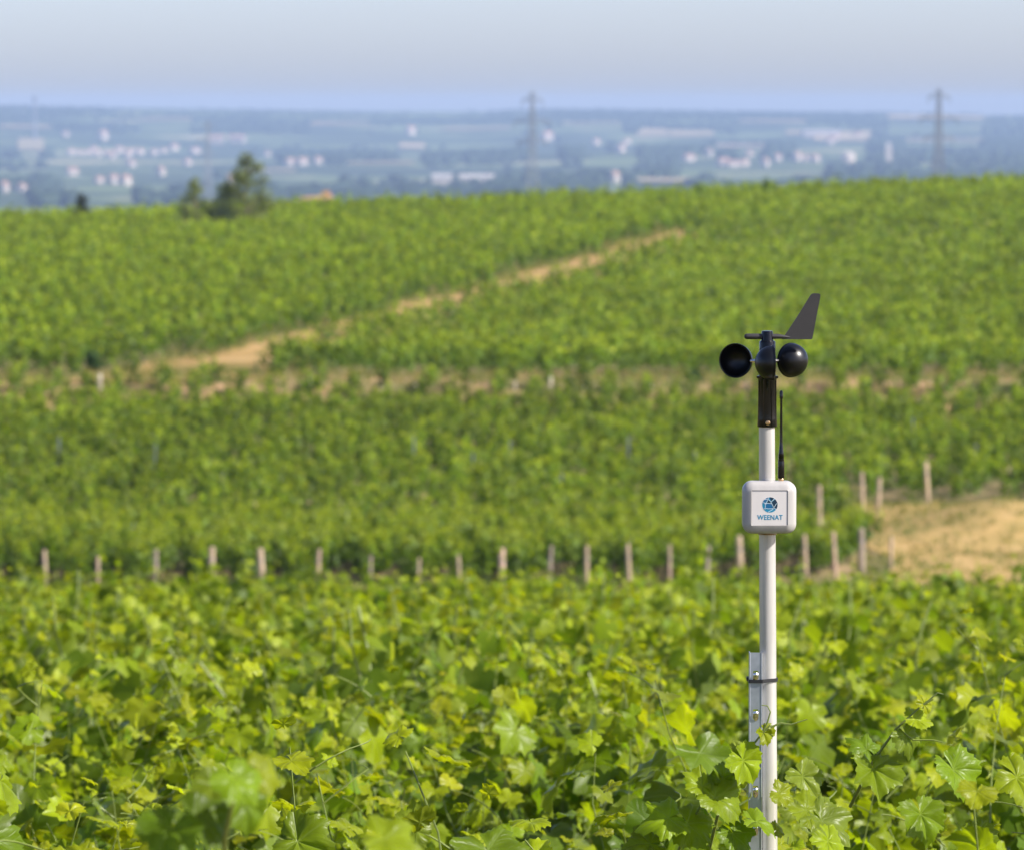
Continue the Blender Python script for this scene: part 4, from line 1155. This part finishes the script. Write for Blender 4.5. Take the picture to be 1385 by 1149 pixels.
np_obj('lettering', tm, enc)
# pole clamp under the box
MB().lathe([(12.6 * MM, lz(722)), (12.8 * MM, lz(718.5))], 32, Matrix.Translation((ax(720), 0, 0))).build('pole_clamp', M_STAIN, ws)
bk = MB(); bk.box((bx, -9 * MM, lz(684)), (26 * MM, 9 * MM, 52 * MM)); bk.build('bracket', M_WHITE, ws, None)

# antenna
an = empty('antenna'); bpy.data.objects.remove(an)
axx = lx(1053.9, 0); ay = yb - 12 * MM
A0 = Matrix.Translation((axx, ay, 0))
ant = MB().lathe([(4.4 * MM, lz(644.5)), (4.5 * MM, lz(640)), (4.3 * MM, lz(622)), (3.6 * MM, lz(617)), (4.0 * MM, lz(616)), (3.3 * MM, lz(610)), (2.4 * MM, lz(601)), (1.9 * MM, lz(596)), (1.6 * MM, lz(560)), (1.5 * MM, lz(538.5)), (2.3 * MM, lz(537.5)), (2.3 * MM, lz(530)), (1.6 * MM, lz(527.4)), (.4 * MM, lz(526.8))], 20, A0).build('antenna', M_BLACK, ws)
MB().lathe([(3.6 * MM, lz(649)), (3.6 * MM, lz(646)), (4.0 * MM, lz(645.5)), (3.4 * MM, lz(644.3))], 16, A0).build('connector', M_BRASS, ant)

# ------------------------------------------------------------------ steel trellis post with wire hooks, cable tie
py_ = 7.985
pb = at(1021.5, 1000, py_)
tp = tag(empty('trellis_post', (pb.x, py_, float(g(pb.x, py_)))), 'galvanised steel trellis post with wire hooks strapped beside the white pole', 'trellis post')
def pz(py): return at(1021.5, py, py_).z - tp.location.z
PW = 8.6 * MM; zt = pz(881); pitch_h = 52.2 * MM
slots = [pz(914) - i * pitch_h for i in range(24)]
slots = [z for z in slots if z > .1]
ch = MB(); sw, s0, s1 = 3.4 * MM, 4.5 * MM, 8.5 * MM      # slot half width, below and above centre
yf = -9 * MM
def quad(a, b_, c_, d_): ch.add([a, b_, c_, d_], [(0, 1, 2, 3)])
edges = [zt]
for z in slots: edges += [z + s1, z - s0]
edges.append(-.3)
for a_, b_ in zip(edges[:-1], edges[1:]):
    quad((-PW, yf, a_), (-sw, yf, a_), (-sw, yf, b_), (-PW, yf, b_)); quad((sw, yf, a_), (PW, yf, a_), (PW, yf, b_), (sw, yf, b_))
for a_, b_ in zip(edges[0::2], edges[1::2]):
    quad((-sw, yf, a_), (sw, yf, a_), (sw, yf, b_), (-sw, yf, b_))
for s in (-1, 1):
    quad((s * PW, yf, zt), (s * PW, yf + 20 * MM, zt), (s * PW, yf + 20 * MM, -.3), (s * PW, yf, -.3))
    quad((s * (PW - 1.2 * MM), yf + 1.2 * MM, zt), (s * (PW - 1.2 * MM), yf + 20 * MM, zt), (s * (PW - 1.2 * MM), yf + 20 * MM, -.3), (s * (PW - 1.2 * MM), yf + 1.2 * MM, -.3))
    quad((s * PW, yf, zt), (s * PW, yf + 20 * MM, zt), (s * (PW - 1.2 * MM), yf + 20 * MM, zt), (s * (PW - 1.2 * MM), yf + 1.2 * MM, zt))
    quad((s * PW, yf + 20 * MM, zt), (s * (PW - 1.2 * MM), yf + 20 * MM, zt), (s * (PW - 1.2 * MM), yf + 20 * MM, -.3), (s * PW, yf + 20 * MM, -.3))
quad((-PW, yf + 1.2 * MM, zt), (PW, yf + 1.2 * MM, zt), (PW, yf, zt), (-PW, yf, zt))
for s in (-1, 1):                                     # rolled edges
    ch.tube([(s * PW * .93, yf, zt), (s * PW * .93, yf, -.3)], 1.0 * MM, 8)
ch.build('channel', M_GALV, tp, 30)
hm = None
for z in slots:
    if hm is None:
        q = MB(); prof = [(-8.2, 0.2), (-6.0, -1.6), (-2.0, -3.8), (2.0, -4.8), (5.0, -5.0), (6.2, -4.2)]
        wv = [2.6, 3.5, 3.8, 3.8, 3.4, 2.4]
        nn = 7
        for (h_, o_), w in zip(prof, wv):
            for k in range(nn):
                a_ = -1 + 2 * k / (nn - 1)
                q.v.append((w * a_ * MM, yf + (o_ + 1.6 * a_ * a_) * MM, h_ * MM))
        for i in range(len(prof) - 1):
            for k in range(nn - 1):
                q.f.append((i * nn + k, i * nn + k + 1, (i + 1) * nn + k + 1, (i + 1) * nn + k))
        hm = q.mesh('hook', M_HOOK, 60)
    o = np_obj('hook', hm, tp); o.location = (0, 0, z)

ctz = at(1030, 920, 7.98).z
ct = tag(empty('cable_tie', (POLE_X, 8.0, ctz)), 'black cable tie binding the steel post to the white pole', 'cable tie')
xl, xr = (1012.0 - 1037) * MM, (1052.0 - 1037) * MM
loop = [(xl, 3 * MM), (xl, -22.4 * MM), (xl + 1.5 * MM, -24.6 * MM), (-7 * MM, -24.8 * MM)]
cxp = ax(920)
loop += [(cxp + 12.6 * MM * math.cos(a), 12.6 * MM * math.sin(a)) for a in np.linspace(R(-75), R(90), 14)]
loop += [(xl + 2 * MM, 12.4 * MM), (xl, 10 * MM)]
m = MB(); n = len(loop)
cen = np.mean(loop, 0)
for zz in (-2.4 * MM, 2.4 * MM):
    for s in (1.0, 1.045): m.v += [((x - cen[0]) * s + cen[0], (y - cen[1]) * s + cen[1], zz) for x, y in loop]
for k in range(n):
    k2 = (k + 1) % n
    m.f += [(n + k, n + k2, 3 * n + k2, 3 * n + k), (k, 2 * n + k, 2 * n + k2, k2), (2 * n + k, 3 * n + k, 3 * n + k2, 2 * n + k2), (k, k2, n + k2, n + k)]
m.build('strap', M_RUBBER, ct, 30)
m = MB(); m.box((xl + .5 * MM, 6 * MM, 0), (4 * MM, 6 * MM, 7 * MM)); m.box((xl - 2 * MM, 9 * MM, 0), (1.5 * MM, 18 * MM, 4.4 * MM)); m.build('lock_head', M_RUBBER, ct, None)

# ------------------------------------------------------------------ chosen shoots and leaves near the pole (parts of the vines beside it)
vine_pole = next(o for o in bpy.data.objects if o.get('label', '').startswith('grapevine at the white pole'))
vine_right = next((o for o in bpy.data.objects if o.get('label', '').startswith('broad-leaved')), vine_pole)
vine_near = next((o for o in bpy.data.objects if o.get('label', '').startswith('nearest')), vine_pole)
def hleaf(v, px, py, y, size_px, tip, nor, age, me=None, pale=0):
    inv = v.matrix_basis.inverted()
    p = inv @ at(px, py, y)
    rl = np.random.default_rng(int(px * 7 + py))
    c = leaf_color(np.array([min(1, age * .8 + .18)]), rl)[0]
    nor = (nor[0] + .38, nor[1], nor[2] + .08)
    leaf_object(v, p, tip, nor, size_px * y / F, c, me, True)
def hshoot(v, pts, y, r0=.0028):
    inv = v.matrix_basis.inverted()
    MB().tube([inv @ at(a_, b_, y + c_) for a_, b_, c_ in pts], list(np.linspace(r0, r0 * .4, len(pts))), 6).build('shoot', M_SHOOT, v, None)
def htend(v, pts, y):
    inv = v.matrix_basis.inverted()
    MB().tube([inv @ at(a_, b_, y) for a_, b_ in pts], list(np.linspace(.0017, .0007, len(pts))), 5).build('tendril', M_SHOOT, v, None)
Y1 = 7.86
hshoot(vine_pole, [(955, 1165, .12), (972, 1098, .06), (995, 1042, 0), (1012, 1015, 0), (1030, 992, 0), (1042, 980, 0)], Y1)
hleaf(vine_pole, 1005, 1028, Y1 - .02, 62, (.75, .1, -1), (.3, -1, .35), .72)
hleaf(vine_pole, 1032, 990, Y1, 34, (.55, 0, -1), (.5, -.9, .2), .95)
hleaf(vine_pole, 1006, 1022, Y1, 30, (.4, .2, .6), (.1, -.7, .7), .6)
hleaf(vine_pole, 997, 1010, Y1 + .02, 18, (-.2, 0, 1), (0, -1, .3), .9)
htend(vine_pole, [(1030, 992), (1038, 976), (1042, 962), (1038, 954), (1030, 953)], Y1)
htend(vine_pole, [(1042, 983), (1056, 977), (1070, 979), (1082, 975), (1092, 972)], Y1)
htend(vine_pole, [(1000, 1088), (1010, 1082), (1016, 1076), (1016, 1070)], Y1)
hshoot(vine_pole, [(905, 1180, .1), (928, 1125, .04), (950, 1085, 0), (962, 1058, 0)], Y1)
for q in ((968, 1078, 78, (.9, 0, -.55), (.15, -.75, .65), .62), (930, 1112, 74, (.5, 0, -.8), (-.1, -.75, .6), .5), (905, 1105, 70, (-.8, 0, -.4), (-.2, -.7, .7), .62),
          (950, 1062, 52, (-.7, 0, .5), (.1, -.75, .6), .74), (978, 1052, 40, (.3, 0, 1), (.2, -.9, .2), .3), (992, 1126, 62, (.6, 0, -.8), (.2, -.8, .5), .35), (880, 1140, 60, (-1, 0, -.2), (-.1, -.7, .7), .7)):
    hleaf(vine_pole, q[0], q[1], Y1 - .01 * (q[0] % 3), *q[2:])
hleaf(vine_pole, 1022, 1110, 7.84, 58, (1, 0, -.06), (.05, -.35, 1), .45)
hleaf(vine_pole, 1054, 1072, 7.95, 42, (1, .1, -.45), (.2, -.8, .55), .75)
hleaf(vine_pole, 1050, 1122, 7.9, 26, (.6, 0, .4), (.3, -.7, .5), .85)
for q in ((1112, 1108, 7.9, 84, (.7, 0, -.8), (.1, -.72, .7), .5), (1120, 1136, 7.7, 60, (.6, .0, -.8), (.3, -.6, .5), .72), (1180, 1040, 8.0, 76, (-.05, -.1, -1), (0.1, -.75, .6), .55), (1172, 1012, 8.1, 48, (-.3, 0, .4), (.1, -.75, .6), .2),
          (1225, 995, 8.0, 50, (.4, 0, -1), (.3, -.85, .3), .65), (1238, 972, 8.0, 44, (.6, 0, .1), (0, -.6, .8), .8), (1375, 1050, 7.8, 80, (1, 0, -.4), (.1, -.7, .7), .8), (1320, 1128, 7.8, 62, (0, 0, -1), (.5, -.85, .2), .4), (1245, 1100, 7.9, 75, (.1, 0, -1), (.2, -.8, .5), .3),
          (1290, 1040, 8.1, 80, (.5, 0, -.8), (.3, -.8, .55), .35), (1090, 1095, 7.9, 70, (.8, 0, -.7), (.2, -.7, .7), .6), (1085, 1050, 8.1, 62, (.3, .2, -.9), (.2, -.8, .5), .7)):
    hleaf(vine_right if q[0] > 1130 else vine_pole, *q)
hshoot(vine_right, [(1150, 1090, .1), (1180, 1030, .03), (1212, 985, 0), (1245, 955, 0), (1262, 945, 0)], 8.0)
hleaf(vine_right, 1250, 952, 8.0, 26, (.7, 0, .8), (.2, -.8, .3), .95)
htend(vine_right, [(1215, 985), (1235, 1000), (1262, 1000), (1275, 1003)], 8.0)
htend(vine_right, [(1245, 955), (1258, 945), (1268, 936), (1276, 938)], 8.0)
for q in ((318, 1050, 4.55, 78, (.35, .2, -.9), (.1, -.72, .65), .42), (352, 1042, 4.6, 66, (.8, .2, -.2), (.3, -.7, .6), .6), (290, 1062, 4.6, 60, (-.8, 0, -.6), (-.1, -.6, .8), .5), (232, 1118, 4.6, 90, (-.3, 0, -1), (-.35, -.65, .6), .1),
          (520, 1132, 4.7, 100, (.9, 0, -.15), (0, -.45, .9), .6), (265, 1105, 4.7, 100, (.7, 0, -.7), (.2, -.6, .7), .15), (330, 1085, 4.7, 80, (.2, 0, -1), (.5, -.7, .3), .3)):
    hleaf(vine_near, *q)
hshoot(vine_near, [(300, 1200, .1), (305, 1130, .04), (318, 1070, 0), (330, 1040, 0)], 4.62)
